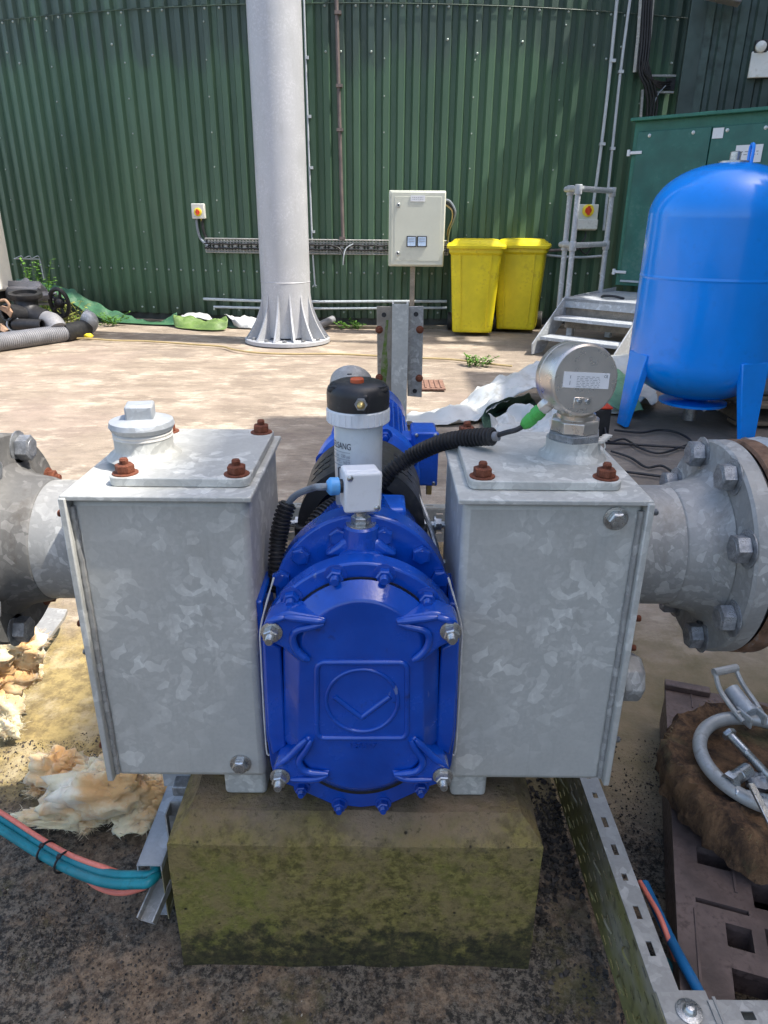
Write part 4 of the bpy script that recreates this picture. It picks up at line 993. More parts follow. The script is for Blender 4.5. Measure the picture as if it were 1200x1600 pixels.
def weed(label, base, n_, h_, sp, seed, cat='weed', mat=None, lz=.028):
    t = thing('weed', label, cat, base); rr = random.Random(seed); mb = MB(); sb_ = MB()
    for i in range(n_):
        a = rr.uniform(0, 6.28); q = base + Vector((rr.uniform(-sp, sp) * .6, rr.uniform(-sp, sp) * .4, 0)); hh = h_ * rr.uniform(.4, 1)
        tip = q + Vector((math.cos(a) * sp * .6, math.sin(a) * sp * .4, hh)); P = smooth_path([q, q.lerp(tip, .5) + Vector((0, 0, hh * .15)), tip], 4)
        sb_.tube(P, .003, 4)
        for p in P[1:]:
            for k in range(2):
                b_ = rr.uniform(0, 6.28); d = Vector((math.cos(b_), math.sin(b_), rr.uniform(-.3, .5))).normalized() * rr.uniform(.7, 1.5) * lz; s_ = d.cross(Vector((0, 0, 1))).normalized() * lz * .3
                mb.add([p, p + d * .5 + s_, p + d, p + d * .5 - s_ + Vector((0, 0, .004))], [(0, 1, 2, 3)])
    sb_.build('stem', mat or m_leaf, t); mb.build('leaves', mat or m_leaf, t, smooth=0, kind='stuff')
weed('tall green weed growing through the heap between elbow pipe and handwheel', G(66, 506), 22, .75, .25, 1, lz=.05)
weed('yellowish bushy weed between the handwheel and the hose elbow', G(104, 512), 26, .34, .30, 2, lz=.045, mat=paint('dry_leaf', (.25, .28, .06), .6, .4))
weed('small dark weed at the left edge below the elbow pipe', G(38, 515), 12, .3, .22, 5, lz=.045)
weed('small bright weed in a yard crack right of the bracket post', G(742, 571), 16, .09, .16, 3, lz=.03)
weed('low strip of weeds at the wall foot right of the column', G(548, 513), 16, .10, .2, 4, lz=.03)
weed('low weeds at the wall foot behind the green tarpaulin', G(165, 507), 16, .16, .3, 6, lz=.035)
wf = MB()
for zz in (0, 1): pass
P = [WW(22, 404, .03), WW(62, 405, .03)]; wf.tube(P, .008, 5); wf.tube([WW(62, 405, .03), WW(69, 438, .03)], .008, 5)
for i in range(3):
    wf.tube(smooth_path([WW(24 + i * 13, 404, .03), WW(33 + i * 13, 400, .06), WW(36 + i * 13, 404, .03)], 4), .006, 5)
tag(wf.build('wire_frame', m_whiteconduit), 'thin pale wire frame fixed to the wall above the left heap', 'wire frame')

# ================================================================== FOREGROUND
PX = -.040                                            # pump axis
# concrete plinth with chamfered edges
pt_ = MB(); x0, x1, y0, y1, zt = -.345, .262, .85, 1.98, .307; c = .037
def rr4(a0, a1, b0, b1, z): return [Vector((a0, b0, z)), Vector((a1, b0, z)), Vector((a1, b1, z)), Vector((a0, b1, z))]
def subdivided_block(levels, nx, ny, amp):
    mb = MB(); rings = []
    for (a0, a1, b0, b1, z) in levels:
        r_ = []
        for i in range(nx): r_.append(Vector((a0 + (a1 - a0) * i / nx, b0, z)))
        for i in range(ny): r_.append(Vector((a1, b0 + (b1 - b0) * i / ny, z)))
        for i in range(nx): r_.append(Vector((a1 - (a1 - a0) * i / nx, b1, z)))
        for i in range(ny): r_.append(Vector((a0, b1 - (b1 - b0) * i / ny, z)))
        for p in r_:
            n3 = mnoise.noise_vector(p * 14) * amp + mnoise.noise_vector(p * 45) * amp * .4
            p += n3
        rings.append(r_)
    n = len(rings[0]); vs = [p for r_ in rings for p in r_]; fs = []
    for j in range(len(rings) - 1):
        for i in range(n): fs.append((j * n + i, j * n + (i + 1) % n, (j + 1) * n + (i + 1) % n, (j + 1) * n + i))
    fs.append(tuple((len(rings) - 1) * n + i for i in range(n)))
    return mb.add(vs, fs)
lv = []
for k in range(12): lv.append((x0, x1 - .002 * k / 12, y0, y1, -.03 + .30 * k / 11))
for k in range(1, 4): d = c * k / 3; lv.append((x0 + d * .9, x1 - d * .9, y0 + d, y1 - d, .27 + d))
o = subdivided_block(lv, 40, 60, .0022).build('concrete_plinth', m_plinth, smooth=40)
tag(o, 'mossy green-brown concrete plinth with sloping upper edge under the blue pump', 'plinth')

# ------------------------------------------------------------------ galvanised suction and discharge boxes
def flow_box(side, label):
    """side -1 left, +1 right"""
    if side < 0: xa, xb = -.430, -.187
    else: xa, xb = .108, .356
    y0, y1, z0, z1 = .900, 1.175, .362, .846
    t = thing('pipe_box', label, 'pipe box', ((xa + xb) / 2, 1.0, z0))
    body = MB()
    body.box(((xa + xb) / 2, (y0 + y1) / 2, (z0 + z1) / 2), (xb - xa, y1 - y0, z1 - z0))
    body.build('shell', m_galv, t, bevel=.011 , seg=3)
    xo = xa if side < 0 else xb
    # outer flange lip standing proud of the shell, with weld bead
    MB().box((xo + side * .004, (y0 + y1) / 2 - .006, (z0 + z1) / 2 + .004), (.010, y1 - y0 + .016, z1 - z0 + .002)).build('side_plate', m_galv, t, bevel=.002)
    wp_ = [Vector((xo - side * .004, y0 - .001, z0 + .01 + (z1 - z0 - .02) * i / 60)) + mnoise.noise_vector(Vector((i * .9, side, 0))) * .0015 for i in range(61)]
    MB().tube(wp_, .0045, 8).build('weld_bead', m_galv2, t)
    MB().box(((xa + xb) / 2, (y0 + y1) / 2, z1 + .004), (xb - xa + .016, y1 - y0 + .022, .008)).build('top_flange', m_galv, t, bevel=.002)
    # cover plate
    if side < 0: ca, cb = -.385, -.188
    else: ca, cb = .118, .332
    cyA, cyB = .925, 1.178
    k = []
    for sx, sy, a0 in ((1, 1, 0), (-1, 1, PI / 2), (-1, -1, PI), (1, -1, 1.5 * PI)):
        for i in range(6):
            a = a0 + i / 5 * PI / 2; k.append(Vector(((ca + cb) / 2 + sx * ((cb - ca) / 2 - .014) + .014 * math.cos(a), (cyA + cyB) / 2 + sy * ((cyB - cyA) / 2 - .014) + .014 * math.sin(a), z1 + .0085)))
    MB().prism(k, (0, 0, .013)).build('cover_plate', m_galv, t, bevel=.0015)
    zb = z1 + .0215; ins = .020
    bolts('cover_nut', b_rust, [(x, y, zb) for x in (ca + ins, cb - ins) for y in (cyA + ins, cyB - ins)], (0, 0, 1), t)
    # foot under the shell
    fa, fb = (-.262, -.192) if side < 0 else (.115, .175)
    MB().box(((fa + fb) / 2, .985, .335), (fb - fa, .13, .056)).build('foot', m_galv, t, bevel=.008, seg=3)
    return t, xa, xb, zb
lb, *_ = flow_box(-1, 'left of the two galvanised steel boxes, with screwed plug on its lid')
rbx, *_ = flow_box(1, 'right of the two galvanised steel boxes, with gauge on its lid')
# visible bolts
place('front_bolt', b_zinc, W(376, 1193, .899), (0, -1, 0), lb)
place('front_bolt', b_zinc, W(962, 810, .899), (0, -1, 0), rbx)
for u, v, m_ in ((101, 802, b_rusts), (137, 974, b_rusts), (140, 1018, b_greynut), (161, 1164, b_rusts)):
    p = W(u, v, .925); place('side_bolt', m_, (-.439, .925, p.z), (-1, 0, 0), lb)
for u, v, m_ in ((1010, 800, b_greynut), (985, 966, b_rusts), (980, 1012, b_rusts), (957, 1155, b_greynut)):
    p = W(u, v, .925); place('side_bolt', m_, (.365, .925, p.z), (1, 0, 0), rbx)
p = W(988, 1060, .95)
pg = MB().lathe([(.028, 0), (.028, .016)], (.365, .955, p.z), (1, 0, 0), 28).build('plug_thread', m_seal, rbx)
MB().lathe([(.036, .012), (.039, .016), (.039, .040), (.034, .046)], (.365, .955, p.z), (1, 0, 0), 8).build('side_plug', m_galv2, rbx, bevel=.002)
# screwed plug on the left lid
c = W(226, 722, 1.055); c = Vector((W(228, 715, 1.035).x, 1.035, .8675))
MB().lathe([(.056, -.002), (.052, .003), (.0455, .007), (.043, .011), (.043, .028)], c, n=48).build('socket', m_galv, lb)
MB().lathe([(.0415, .027), (.0440, .029), (.043, .032), (.0440, .035), (.041, .038)], c, n=48).build('thread_tape', m_seal, lb)
cp = MB().lathe([(.040, .036), (.045, .040), (.048, .046), (.046, .053), (.030, .058)], c, n=48).build('plug_cap', m_galvsteel, lb)
MB().box(c + Vector((0, 0, .066)), (.040, .040, .024), Matrix.Rotation(R(12), 3, 'Z')).build('square_head', m_galvsteel, cp, bevel=.003)

# right lid: welded socket, hexagons and the stainless transmitter
c = Vector((W(893, 712, 1.05).x, 1.050, .8675))
sk = MB().lathe([(.052, -.002), (.050, .003), (.0435, .008), (.041, .012), (.041, .028)], c, n=48).build('socket', m_galv, rbx)
gv = thing('pressure_gauge', 'round stainless pressure transmitter on a hexagon fitting on the right lid', 'gauge', c + Vector((0, 0, .046)))
MB().lathe([(.039, .026), (.042, .028), (.042, .038), (.038, .040)], c, n=6, phase=.25).build('lower_hexagon', m_oldbolt, gv, bevel=.001)
MB().lathe([(.0345, .039), (.0375, .041), (.0375, .057), (.034, .060)], c, n=8, phase=.1).build('hexagon', m_stainless, gv, bevel=.001)
MB().lathe([(.029, .058), (.029, .066), (.024, .068), (.026, .072), (.026, .077), (.019, .079), (.019, .112)], c, n=40).build('neck', m_stainless, gv)
wsq = MB(); 
for k in range(4): wsq.ball(c + Vector((.034 + .004 * k, -.024 + .003 * k, .028 + .002 * k)), .006, 8, 6, (1.4, .8, .6), .4, 9)
wsq.tube(smooth_path([c + Vector((.04, -.022, .028)), c + Vector((.043, -.022, .02)), c + Vector((.042, -.022, .014)), c + Vector((.050, -.026, .004))], 4), .0012, 5)
wsq.build('tape_end', m_seal, sk)
ga = Vector((.20, -.965, .10)).normalized(); gc = Vector((W(900, 588, 1.03).x, 1.025, W(900, 590, 1.03).z))
q = Vector((0, 0, 1)).rotation_difference(ga)
gh_ = MB().lathe([(.040, -.030), (.0505, -.030), (.0515, -.028), (.0515, -.016), (.0500, -.0155), (.0500, -.0145), (.0512, -.014), (.0512, .022), (.0500, .0255), (.047, .0275), (0, .0278)], gc, ga, 72, cap=False).build('housing', m_stainless, gv, smooth=30)
gu = (Vector((0, 0, 1)) - ga * ga.z).normalized(); gr = gu.cross(ga).normalized(); gu2 = (gu + gr * .07).normalized(); gr2 = gu2.cross(ga).normalized()
if gr.x < 0: gr = -gr; gr2 = -gr2
def GL(x, y, d=.0285): return gc + gr2 * x + gu2 * y + ga * d
lb_ = MB().hexa([GL(-.034, -.011), GL(.036, -.011), GL(.036, .011), GL(-.034, .011), GL(-.034, -.011, .0275), GL(.036, -.011, .0275), GL(.036, .011, .0275), GL(-.034, .011, .0275)]).build('label', m_label, gh_)
pb = MB(); print_bars(pb, GL(.004, -.002), gr2, gu2, .036, .016, 7, 7, 11, .0005); print_bars(pb, GL(-.024, 0), gu2, gr2 * -1, .014, .003, 1, 2, 12, .0005)
for p_ in range(1): pass
pb.build('print', m_inkg, lb_)
tm = text_mesh('CE', .0052, m_ink)
o = bpy.data.objects.new('ce_mark', tm); COL.objects.link(o)
o.matrix_world = Matrix.Translation(GL(.030, .0045, .0288)) @ Matrix((gr2, gu2, ga)).transposed().to_4x4()
mw = o.matrix_world.copy(); o.rotation_mode = 'QUATERNION'; o.location = mw.to_translation(); o.rotation_quaternion = mw.to_quaternion(); attach(o, lb_)
MB().hexa([GL(-.014, -.040, .0285), GL(.014, -.040, .0285), GL(.014, -.024, .0285), GL(-.014, -.024, .0285), GL(-.014, -.040, .026), GL(.014, -.040, .026), GL(.014, -.024, .026), GL(-.014, -.024, .026)]).build('screw_tab', m_stainless, gh_, bevel=.001)
b_pan = MB().lathe([(.0045, 0), (.0045, .001), (.003, .0028), (0, .003)], n=14).mesh('pan', m_nickel, 40, centre=False)[0]
for x in (-.0065, .0065): place('screw', b_pan, GL(x, -.030, .0285), ga, gh_)
# gland and green connector
g0 = gc + gr * -.034 + gu * -.036 - ga * .004
cd_ = (W(815, 668, 1.05) - W(856, 630, 1.03)).normalized()
g0 = W(862, 625, 1.03)
MB().lathe([(.010, -.01), (.010, .004), (.0115, .006), (.0115, .018), (.009, .022)], g0, cd_, 6).build('cable_gland', m_stainless, gv, bevel=.001)
MB().lathe([(.0085, .020), (.0110, .024), (.0110, .034), (.0095, .036), (.0095, .040), (.0105, .042), (.0095, .055), (.0060, .062)], g0, cd_, 16, phase=.2).build('connector', m_greenp, gv, smooth=15)
cst = g0 + cd_ * .060

# ------------------------------------------------------------------ pipe stubs with round flanges
def pipe_end(side, label, mat_p, mat_f):
    X0, X1 = (-.439, -.60) if side < 0 else (.366, .520)
    C_ = Vector((X0, 1.060, .712)); ax = Vector((side, 0, 0)); L_ = abs(X1 - X0)
    t = thing('flanged_pipe', label, 'pipe', C_)
    MB().lathe([(.097, -.002), (.097, L_ * .62)], C_, ax, 72, cap=False).build('pipe_stub', mat_p, t)
    MB().lathe([(.0972, L_ * .60), (.099, L_ * .61), (.0995, L_ * .62), (.102, L_ * .66), (.106, L_ * .80), (.113, L_ * .93), (.124, L_ - .001)], C_, ax, 72, cap=False).build('weld_neck', mat_f, t)
    MB().lathe([(.09, L_), (.130, L_), (.133, L_ + .002), (.168, L_ + .002), (.172, L_ + .006), (.172, L_ + .030), (.168, L_ + .033), (.09, L_ + .033)], C_, ax, 96, cap=False).build('flange', mat_f, t)
    MB().lathe([(.165, L_ + .033), (.165, L_ + .038)], C_, ax, 64, cap=False).build('gasket', m_black, t)
    MB().lathe([(.168, L_ + .038), (.173, L_ + .041), (.173, L_ + .066), (.169, L_ + .070), (.09, L_ + .070)], C_, ax, 96, cap=False).build('mating_flange', m_rustplate if side > 0 else m_galvdirty, t)
    MB().lathe([(.10, L_ + .07), (.10, L_ + .6)], C_, ax, 48, cap=False).build('far_pipe', mat_p, t)
    for i in range(8):
        a = R(22.5) + i * PI / 4
        p = C_ + ax * (L_ + .002) + Vector((0, math.cos(a), math.sin(a))) * .149
        place('flange_bolt', b_flange if side > 0 or i % 3 else b_rust, p, -ax, t, random.uniform(0, 1))
        place('flange_nut', b_flange, p + ax * .068, ax, t, random.uniform(0, 1))
    return t
pr_ = pipe_end(1, 'right galvanised pipe stub with large bolted flange and rusty mating ring', m_galv2, m_galv2)
pl_ = pipe_end(-1, 'left weathered pipe stub with dirty dark bolted flange', m_galv2, m_galvdirty)

# ------------------------------------------------------------------ the blue pump
pm = thing('lobe_pump', 'glossy blue rotary lobe pump standing between the two galvanised boxes', 'pump', (PX, .9, .307))
def Zc(x, y, Y): return W(390 + x / 3.2, 780 + y / 3.2, Y)
CXZ = 557.0
def mir(pts): return [(2 * CXZ - x, y) for x, y in reversed(pts)]
def arcpts(x0_, y0_, x1_, y1_, xa_, ya_, n=18):
    """circle arc through (x0,y0),(xa,ya),(x1,y1)"""
    ax_, ay_, bx_, by_, cx_, cy_ = x0_, y0_, xa_, ya_, x1_, y1_
    d = 2 * (ax_ * (by_ - cy_) + bx_ * (cy_ - ay_) + cx_ * (ay_ - by_))
    ux = ((ax_ ** 2 + ay_ ** 2) * (by_ - cy_) + (bx_ ** 2 + by_ ** 2) * (cy_ - ay_) + (cx_ ** 2 + cy_ ** 2) * (ay_ - by_)) / d
    uy = ((ax_ ** 2 + ay_ ** 2) * (cx_ - bx_) + (bx_ ** 2 + by_ ** 2) * (ax_ - cx_) + (cx_ ** 2 + cy_ ** 2) * (bx_ - ax_)) / d
    r_ = math.hypot(ax_ - ux, ay_ - uy); a0 = math.atan2(ay_ - uy, ax_ - ux); a1 = math.atan2(cy_ - uy, cx_ - ux); am = math.atan2(by_ - uy, bx_ - ux)
    def norm(a, ref):
        while a < ref: a += 2 * PI
        while a >= ref + 2 * PI: a -= 2 * PI
        return a
    a1p = norm(a1, a0); amp_ = norm(am, a0)
    if amp_ > a1p: a1p -= 2 * PI
    return [(ux + r_ * math.cos(a0 + (a1p - a0) * i / n), uy + r_ * math.sin(a0 + (a1p - a0) * i / n)) for i in range(n + 1)]
# front flange ring body
YF = .885
up = arcpts(95, 575, 1019, 575, 557, 318, 40)
outl = up + [(1050, 690), (1035, 1150), (1010, 1330), (985, 1410), (900, 1440), (850, 1462), (700, 1530), (557, 1545), (414, 1530), (264, 1462), (214, 1440), (129, 1410), (104, 1330), (79, 1150), (64, 690)]
FR = [Zc(x, y, YF) for x, y in outl]
fo = MB().prism(FR, (0, .034, 0)).build('front_flange', m_blue, pm, bevel=.003, seg=2)
# barrel between flanges and rear flange (built from the front ring, shrunk about the axis)
cz = sum(p.z for p in FR) / len(FR)
ctr = Vector((PX, YF, cz))
def shr(k, Y, dz=0.0): return [Vector((PX + (p.x - PX) * k, Y, cz + (p.z - cz) * k + dz)) for p in FR]
MB().loft(shr(.86, .918), shr(.86, .955)).build('casing', m_blue, pm, smooth=40)
up2 = arcpts(128, 400, 990, 400, 557, 78, 40)
YR = .952
RR_ = [Zc(x, y, YR) for x, y in up2]; zl = .33
RR_ += [Vector((RR_[-1].x + .004, YR, .50)), Vector((RR_[-1].x - .05, YR, zl)), Vector((RR_[0].x + .05, YR, zl)), Vector((RR_[0].x - .004, YR, .50))]
rf = MB().prism(RR_, (0, .045, 0)).build('rear_flange', m_blue, pm, bevel=.004, seg=2)
MB().loft([Vector((PX + (p.x - PX) * .90, .990, cz + (p.z - cz) * .9)) for p in RR_], [Vector((PX + (p.x - PX) * .80, 1.12, cz + (p.z - cz) * .84)) for p in RR_]).build('rear_casing', m_blue, pm, smooth=40)
for x, y in ((445, 182), (255, 277), (160, 392), (668, 180), (858, 273), (952, 388)):
    place('flange_bolt', b_blue, Zc(x, y, YR), (0, -1, 0), rf, random.random())
for x, y in ((430, 378), (210, 490), (674, 374), (888, 490)):
    place('flange_nut', b_bluenut, Zc(x, y, YF), (0, -1, 0), fo, random.random())
for x, y in ((262, 1440), (450, 1522), (668, 1520), (856, 1438)):
    place('flange_nut', b_bluesm, Zc(x, y, YF), (0, -1, 0), fo, random.random())
# top boss
bz = Zc(557, 122, .950); zb0 = bz.z
MB().lathe([(.030, -.06), (.0275, -.02), (.026, -.003), (.023, 0), (0, 0)], (bz.x, .950, zb0), n=36, cap=False).build('top_boss', m_blue, pm)
MB().loft([Vector((bz.x - .055, .930, zb0 - .045)), Vector((bz.x + .055, .930, zb0 - .045)), Vector((bz.x + .055, 1.0, zb0 - .045)), Vector((bz.x - .055, 1.0, zb0 - .045))],
          [Vector((bz.x - .026, .932, zb0 - .018)), Vector((bz.x + .026, .932, zb0 - .018)), Vector((bz.x + .026, 1.0, zb0 - .018)), Vector((bz.x - .026, 1.0, zb0 - .018))]).build('boss_web', m_blue, pm, bevel=.006)
MB().ball(Zc(557, 265, .93) + Vector((0, 0, -.012)), .036, 24, 12, (1, .8, .5)).build('cast_lobe', m_blue, pm)
MB().lathe([(.022, 0), (.022, .002), (.0155, .0022)], (bz.x, .950, zb0), n=24).lathe([(.0135, .002), (.0145, .004), (.0145, .011), (.0125, .013)], (bz.x, .950, zb0), n=6).lathe([(.009, .012), (.009, .019), (.0075, .02), (.0075, .040)], (bz.x, .950, zb0), n=20).build('stem_fitting', m_nickel, pm)
# quick-release cover
YB, YC = .884, .845
side_pts = lambda xa_, yb, yt: []
A1 = arcpts(190, 600, 924, 600, 557, 398, 30); B1 = arcpts(880, 1300, 234, 1300, 557, 1462, 26)
outA = A1 + [(952, 760), (945, 1200)] + B1 + [(169, 1200), (162, 760)]
A2 = arcpts(262, 690, 852, 690, 557, 508, 30); B2 = arcpts(850, 1305, 264, 1305, 557, 1450, 26)
outB = A2 + [(868, 790), (872, 1200)] + B2 + [(242, 1200), (246, 790)]
LA = [Zc(x, y, YB) for x, y in outA]
LM = [Zc(557 + (x - 557) * .985, y + (4 if y < 650 else -6 if y > 1300 else 0), YB - .014) for x, y in outA]
LB = [Zc(x, y, YC) for x, y in outB]
cv = MB(); n_p = len(LA); cv.loft(LA, LM, False, False); cv.loft(LM, LB, False, True)
cvo = cv.build('cover', m_blue, pm, bevel=.003, seg=3, smooth=50)
MB().prism([Vector((p.x * 1.0, YB - .0, p.z)) for p in [Zc(557 + (x - 557) * 1.018, 950 + (y - 950) * 1.018, YB) for x, y in outA]], (0, -.0015, 0)).build('cover_gap', m_black, pm)
# hollow shoulder lines down both sides of the cover
for sgn in (1, -1):
    P = [(205, 840), (206, 900), (204, 1180)] if sgn > 0 else mir([(205, 840), (206, 900), (204, 1180)])
    MB().tube([Zc(x, y, YC + .020) for x, y in P], .003, 8).build('shoulder_ridge', m_blue, cvo)
def relief(pts, r, name, depth=YC, closed=False, nn=6):
    P = [Zc(x, y, depth) for x, y in pts]
    if nn: P = smooth_path(P, nn, closed)
    return MB().tube(P, r, 10, closed=closed).build(name, m_blue, cvo, smooth=60)
rect = []
for (cx_, cy_), a0 in (((752, 853), -90), ((752, 1155), 0), ((372, 1155), 90), ((372, 853), 180)):
    for i in range(7):
        a = R(a0 + i * 15); rect.append((cx_ + 36 * math.cos(a), cy_ + 38 * math.sin(a)))
relief(rect, .0042, 'emblem_frame', closed=True, nn=0)
relief([(562 + 180 * math.cos(i * PI / 24), 1005 + 155 * math.sin(i * PI / 24)) for i in range(48)], .0032, 'emblem_ring', closed=True, nn=0)
relief([(422, 985), (490, 1038), (560, 1090)], .0042, 'emblem_chevron', nn=0)
relief([(560, 1090), (632, 1036), (703, 985)], .0042, 'emblem_chevron', nn=0)
tm = text_mesh('120317', .0125, m_blue, .0012)
o = bpy.data.objects.new('cast_number', tm); COL.objects.link(o); p = Zc(566, 1243, YC)
o.location = (p.x, YC - .0008, p.z); o.rotation_euler = (R(90), 0, 0); o.scale = (1.15, 1, 1); attach(o, cvo)
# corner lugs with ridges and studs
TL = [(66, 640), (80, 606), (165, 568), (200, 566), (330, 590), (386, 600), (382, 628), (330, 642), (250, 652), (218, 690), (226, 740), (262, 780), (312, 802), (292, 824), (240, 812), (165, 745), (100, 712), (70, 685)]
BL = [(118, 1350), (140, 1310), (200, 1278), (240, 1238), (285, 1190), (328, 1208), (300, 1255), (262, 1300), (262, 1342), (300, 1368), (405, 1362), (388, 1392), (340, 1406), (200, 1412), (150, 1424), (122, 1395)]
ridges_T = [[(175, 590), (250, 598), (320, 606), (375, 613)], [(372, 622), (300, 640), (238, 656), (216, 690), (228, 742), (262, 782), (298, 806)], [(92, 612), (130, 600), (175, 592)]]
ridges_B = [[(310, 1204), (285, 1248), (250, 1300), (258, 1342), (300, 1366), (392, 1374)], [(140, 1330), (195, 1290), (245, 1240), (285, 1200)], [(392, 1376), (330, 1398), (205, 1402)]]
for poly, rid, stud in ((TL, ridges_T, (110, 672)), (BL, ridges_B, (152, 1395))):
    for m_ in (0, 1):
        pp = mir(poly) if m_ else poly; sx = stud if not m_ else (2 * CXZ - stud[0] + (2 if poly is TL else 4), stud[1] - 4)
        lg = MB().prism([Zc(x, y, .8415) for x, y in pp], (0, .040, 0)).build('corner_lug', m_blue, pm, bevel=.004, seg=3)
        for i_, r_ in enumerate(rid):
            rr_ = mir(r_) if m_ else r_; P = smooth_path([Zc(x, y, .8405) for x, y in rr_], 6)
            n_r = len(P); rad = [.0056 * (1 if 3 < k < n_r - 4 else .6 + .1 * min(k, n_r - 1 - k)) for k in range(n_r)]
            MB().tube(P, rad, 10).build('lug_ridge', m_blue, lg, smooth=60)
        place('stud_nut', b_zincnut, Zc(sx[0], sx[1] - 8, .8405), (0, -1, 0), lg, random.random())
# side clamp plates next to the boxes
SP = [(66, 700), (100, 718), (155, 748), (160, 820), (182, 1238), (114, 1284), (92, 1180)]
for m_ in (0, 1):
    pp = mir(SP) if m_ else SP
    MB().prism([Zc(x, y, .868) for x, y in pp], (0, .020, 0)).build('side_plate', m_blue, pm, bevel=.003)
    xx = FR[0].x; sg = -1 if not m_ else 1
    P = [Zc(x if not m_ else 2 * CXZ - x, y, .889) for x, y in ((124, 400), (60, 640), (60, 800), (84, 1230), (100, 1290))]
    P = [Vector((p.x + (.0015 if m_ else -.0015), p.y + .004, p.z)) for p in P]
    MB().tube(smooth_path(P, 8), [.0014 + .0008 * mnoise.noise(Vector((i * .8, m_, 0))) for i in range(33)], 6).build('white_gasket', m_seal, pm)
    px_ = PX + sg * .150
    MB().box((px_ - sg * .006 , .965, .55), (.012, .10, .26)).build('port_flange', m_blue, pm, bevel=.003)
MB().box((PX, 1.0, .312), (.17, .14, .02)).build('foot', m_blue, pm, bevel=.003)
# side tie bolts visible behind the rear flange
for sg, z0, y0_ in ((-1, .70, 1.16), (-1, .645, 1.12), (1, .70, 1.16), (1, .645, 1.12)):
    tb = MB().cyl((PX + sg * .09, y0_, z0), (PX + sg * .155, y0_, z0), .0065, n=12)
    tb.lathe([(.013, 0), (.013, .012)], (PX + sg * .105, y0_, z0), (sg, 0, 0), 6).lathe([(.016, .024), (.016, .027)], (PX + sg * .105, y0_, z0), (sg, 0, 0), 16).lathe([(.012, .027), (.012, .037)], (PX + sg * .105, y0_, z0), (sg, 0, 0), 6)
    tb.build('tie_bolt', m_nickel, pm)
MB().tube(smooth_path([(PX + .10, 1.2, .74), (PX + .13, 1.12, .68), (PX + .142, 1.06, .60), (PX + .146, 1.04, .50)], 6), .005, 8).build('steel_pipe', m_nickel, pm)

# ------------------------------------------------------------------ coupling guard, gear unit and motor
AZ = .70
gd = thing('coupling_guard', 'black rounded coupling guard with slots between pump and blue motor', 'guard', (PX, 1.2, .6))
ax_y = (0, 1, 0)
MB().lathe([(.108, 0), (.112, .004), (.112, .18), (.108, .186)], (PX, 1.145, AZ), ax_y, 48, cap=False, arc=None).build('hood', m_guard, gd)
MB().lathe([(.112, .0), (.086, -.004), (.082, .012), (.06, .02), (.05, .06)], (PX, 1.145, AZ), ax_y, 48, cap=False).build('front_ring', m_guard, gd)
for sg in (-1, 1):
    MB().box((PX + sg * .105, 1.150, AZ - .045), (.022, .04, .10)).build('guard_foot', m_black, gd, bevel=.004)
sl_ = MB()
for a in (40, 48, 56, 124, 132, 140):
    for y in (1.20, 1.235, 1.27):
        d = Vector((math.cos(R(a)), 0, math.sin(R(a)))); p = Vector((PX, y, AZ)) + d * .1115
        sl_.box(p, (.012, .014, .003), Matrix.Rotation(R(90 - a), 3, 'Y'))
sl_.build('slot', m_black, gd, kind='stuff')
lant = MB().lathe([(.062, 0), (.062, .12)], (PX, 1.10, AZ), ax_y, 32).build('shaft_housing', m_bluem, gd)
MB().box((PX + .025, 1.085, .757), (.10, .07, .034)).build('oil_box', m_bluem, pm, bevel=.006)
mt_ = thing('electric_motor', 'bright blue gear motor with cooling fins and terminal box behind the guard', 'motor', (PX, 1.7, .55))
AM = .655
MB().lathe([(.05, 1.335), (.098, 1.345), (.102, 1.36), (.096, 1.375), (.085, 1.40), (.088, 1.52), (.118, 1.535), (.122, 1.545), (.122, 1.575), (.110, 1.585), (.088, 1.60), (.088, 1.95)], (PX, 0, AM), ax_y, 64, cap=False).build('body', m_bluem, mt_)
fn = MB()
for i in range(30):
    a = R(-60 + i * 300 / 29 + 0); d = Vector((math.cos(a), 0, math.sin(a)))
    fn.box(Vector((PX, 1.77, AM)) + d * .095, (.018, .32, .004), Matrix.Rotation(-a, 3, 'Y'))
fn.build('cooling_fin', m_bluem, mt_, kind='stuff')
for i in range(8):
    a = R(22.5 + 45 * i); place('motor_bolt', b_bluenut, (PX + .108 * math.cos(a), 1.534, AM + .108 * math.sin(a)), (0, -1, 0), mt_)
for a in (25, 155, 65, 115):
    d = Vector((math.cos(R(a)), 0, math.sin(R(a)))); MB().box(Vector((PX, 1.45, AM)) + d * .088, (.03, .06, .03), Matrix.Rotation(-R(a), 3, 'Y')).build('cast_boss', m_bluem, mt_, bevel=.004)
MB().lathe([(.09, 1.955), (.100, 1.96), (.100, 2.06), (.09, 2.085), (.05, 2.09)], (PX, 0, AM), ax_y, 48, cap=False).build('fan_cowl', m_bluem, mt_)
MB().box((PX, 1.72, .47), (.2, .34, .30)).build('bed_frame', m_bluem, mt_, bevel=.004)
mc = W(549, 610, 2.25)
tt = thing('grey_breather', 'pale grey domed cap with a black nub peeping out behind the black lid', 'cap', mc)
MB().lathe([(.0, -.02), (.063, -.02), (.068, -.012), (.068, .06), (.06, .07), (0, .07)], (mc.x, 2.20, mc.z - .002), (0, .9, .45), 40, cap=False).build('cap', m_galv2, tt)
MB().lathe([(.060, -.024), (.064, -.024), (.064, -.018), (.060, -.018)], (mc.x, 2.20, mc.z - .002), (0, .9, .45), 40, cap=False).build('rim', m_greyplast, tt)
MB().box((mc.x - .002, 2.19, mc.z + .056), (.016, .02, .022)).build('nub', m_black, tt, bevel=.003)
MB().cyl((mc.x, 2.21, .31), (mc.x, 2.21, mc.z - .02), .03, n=16).build('stem', m_greyplast, tt)
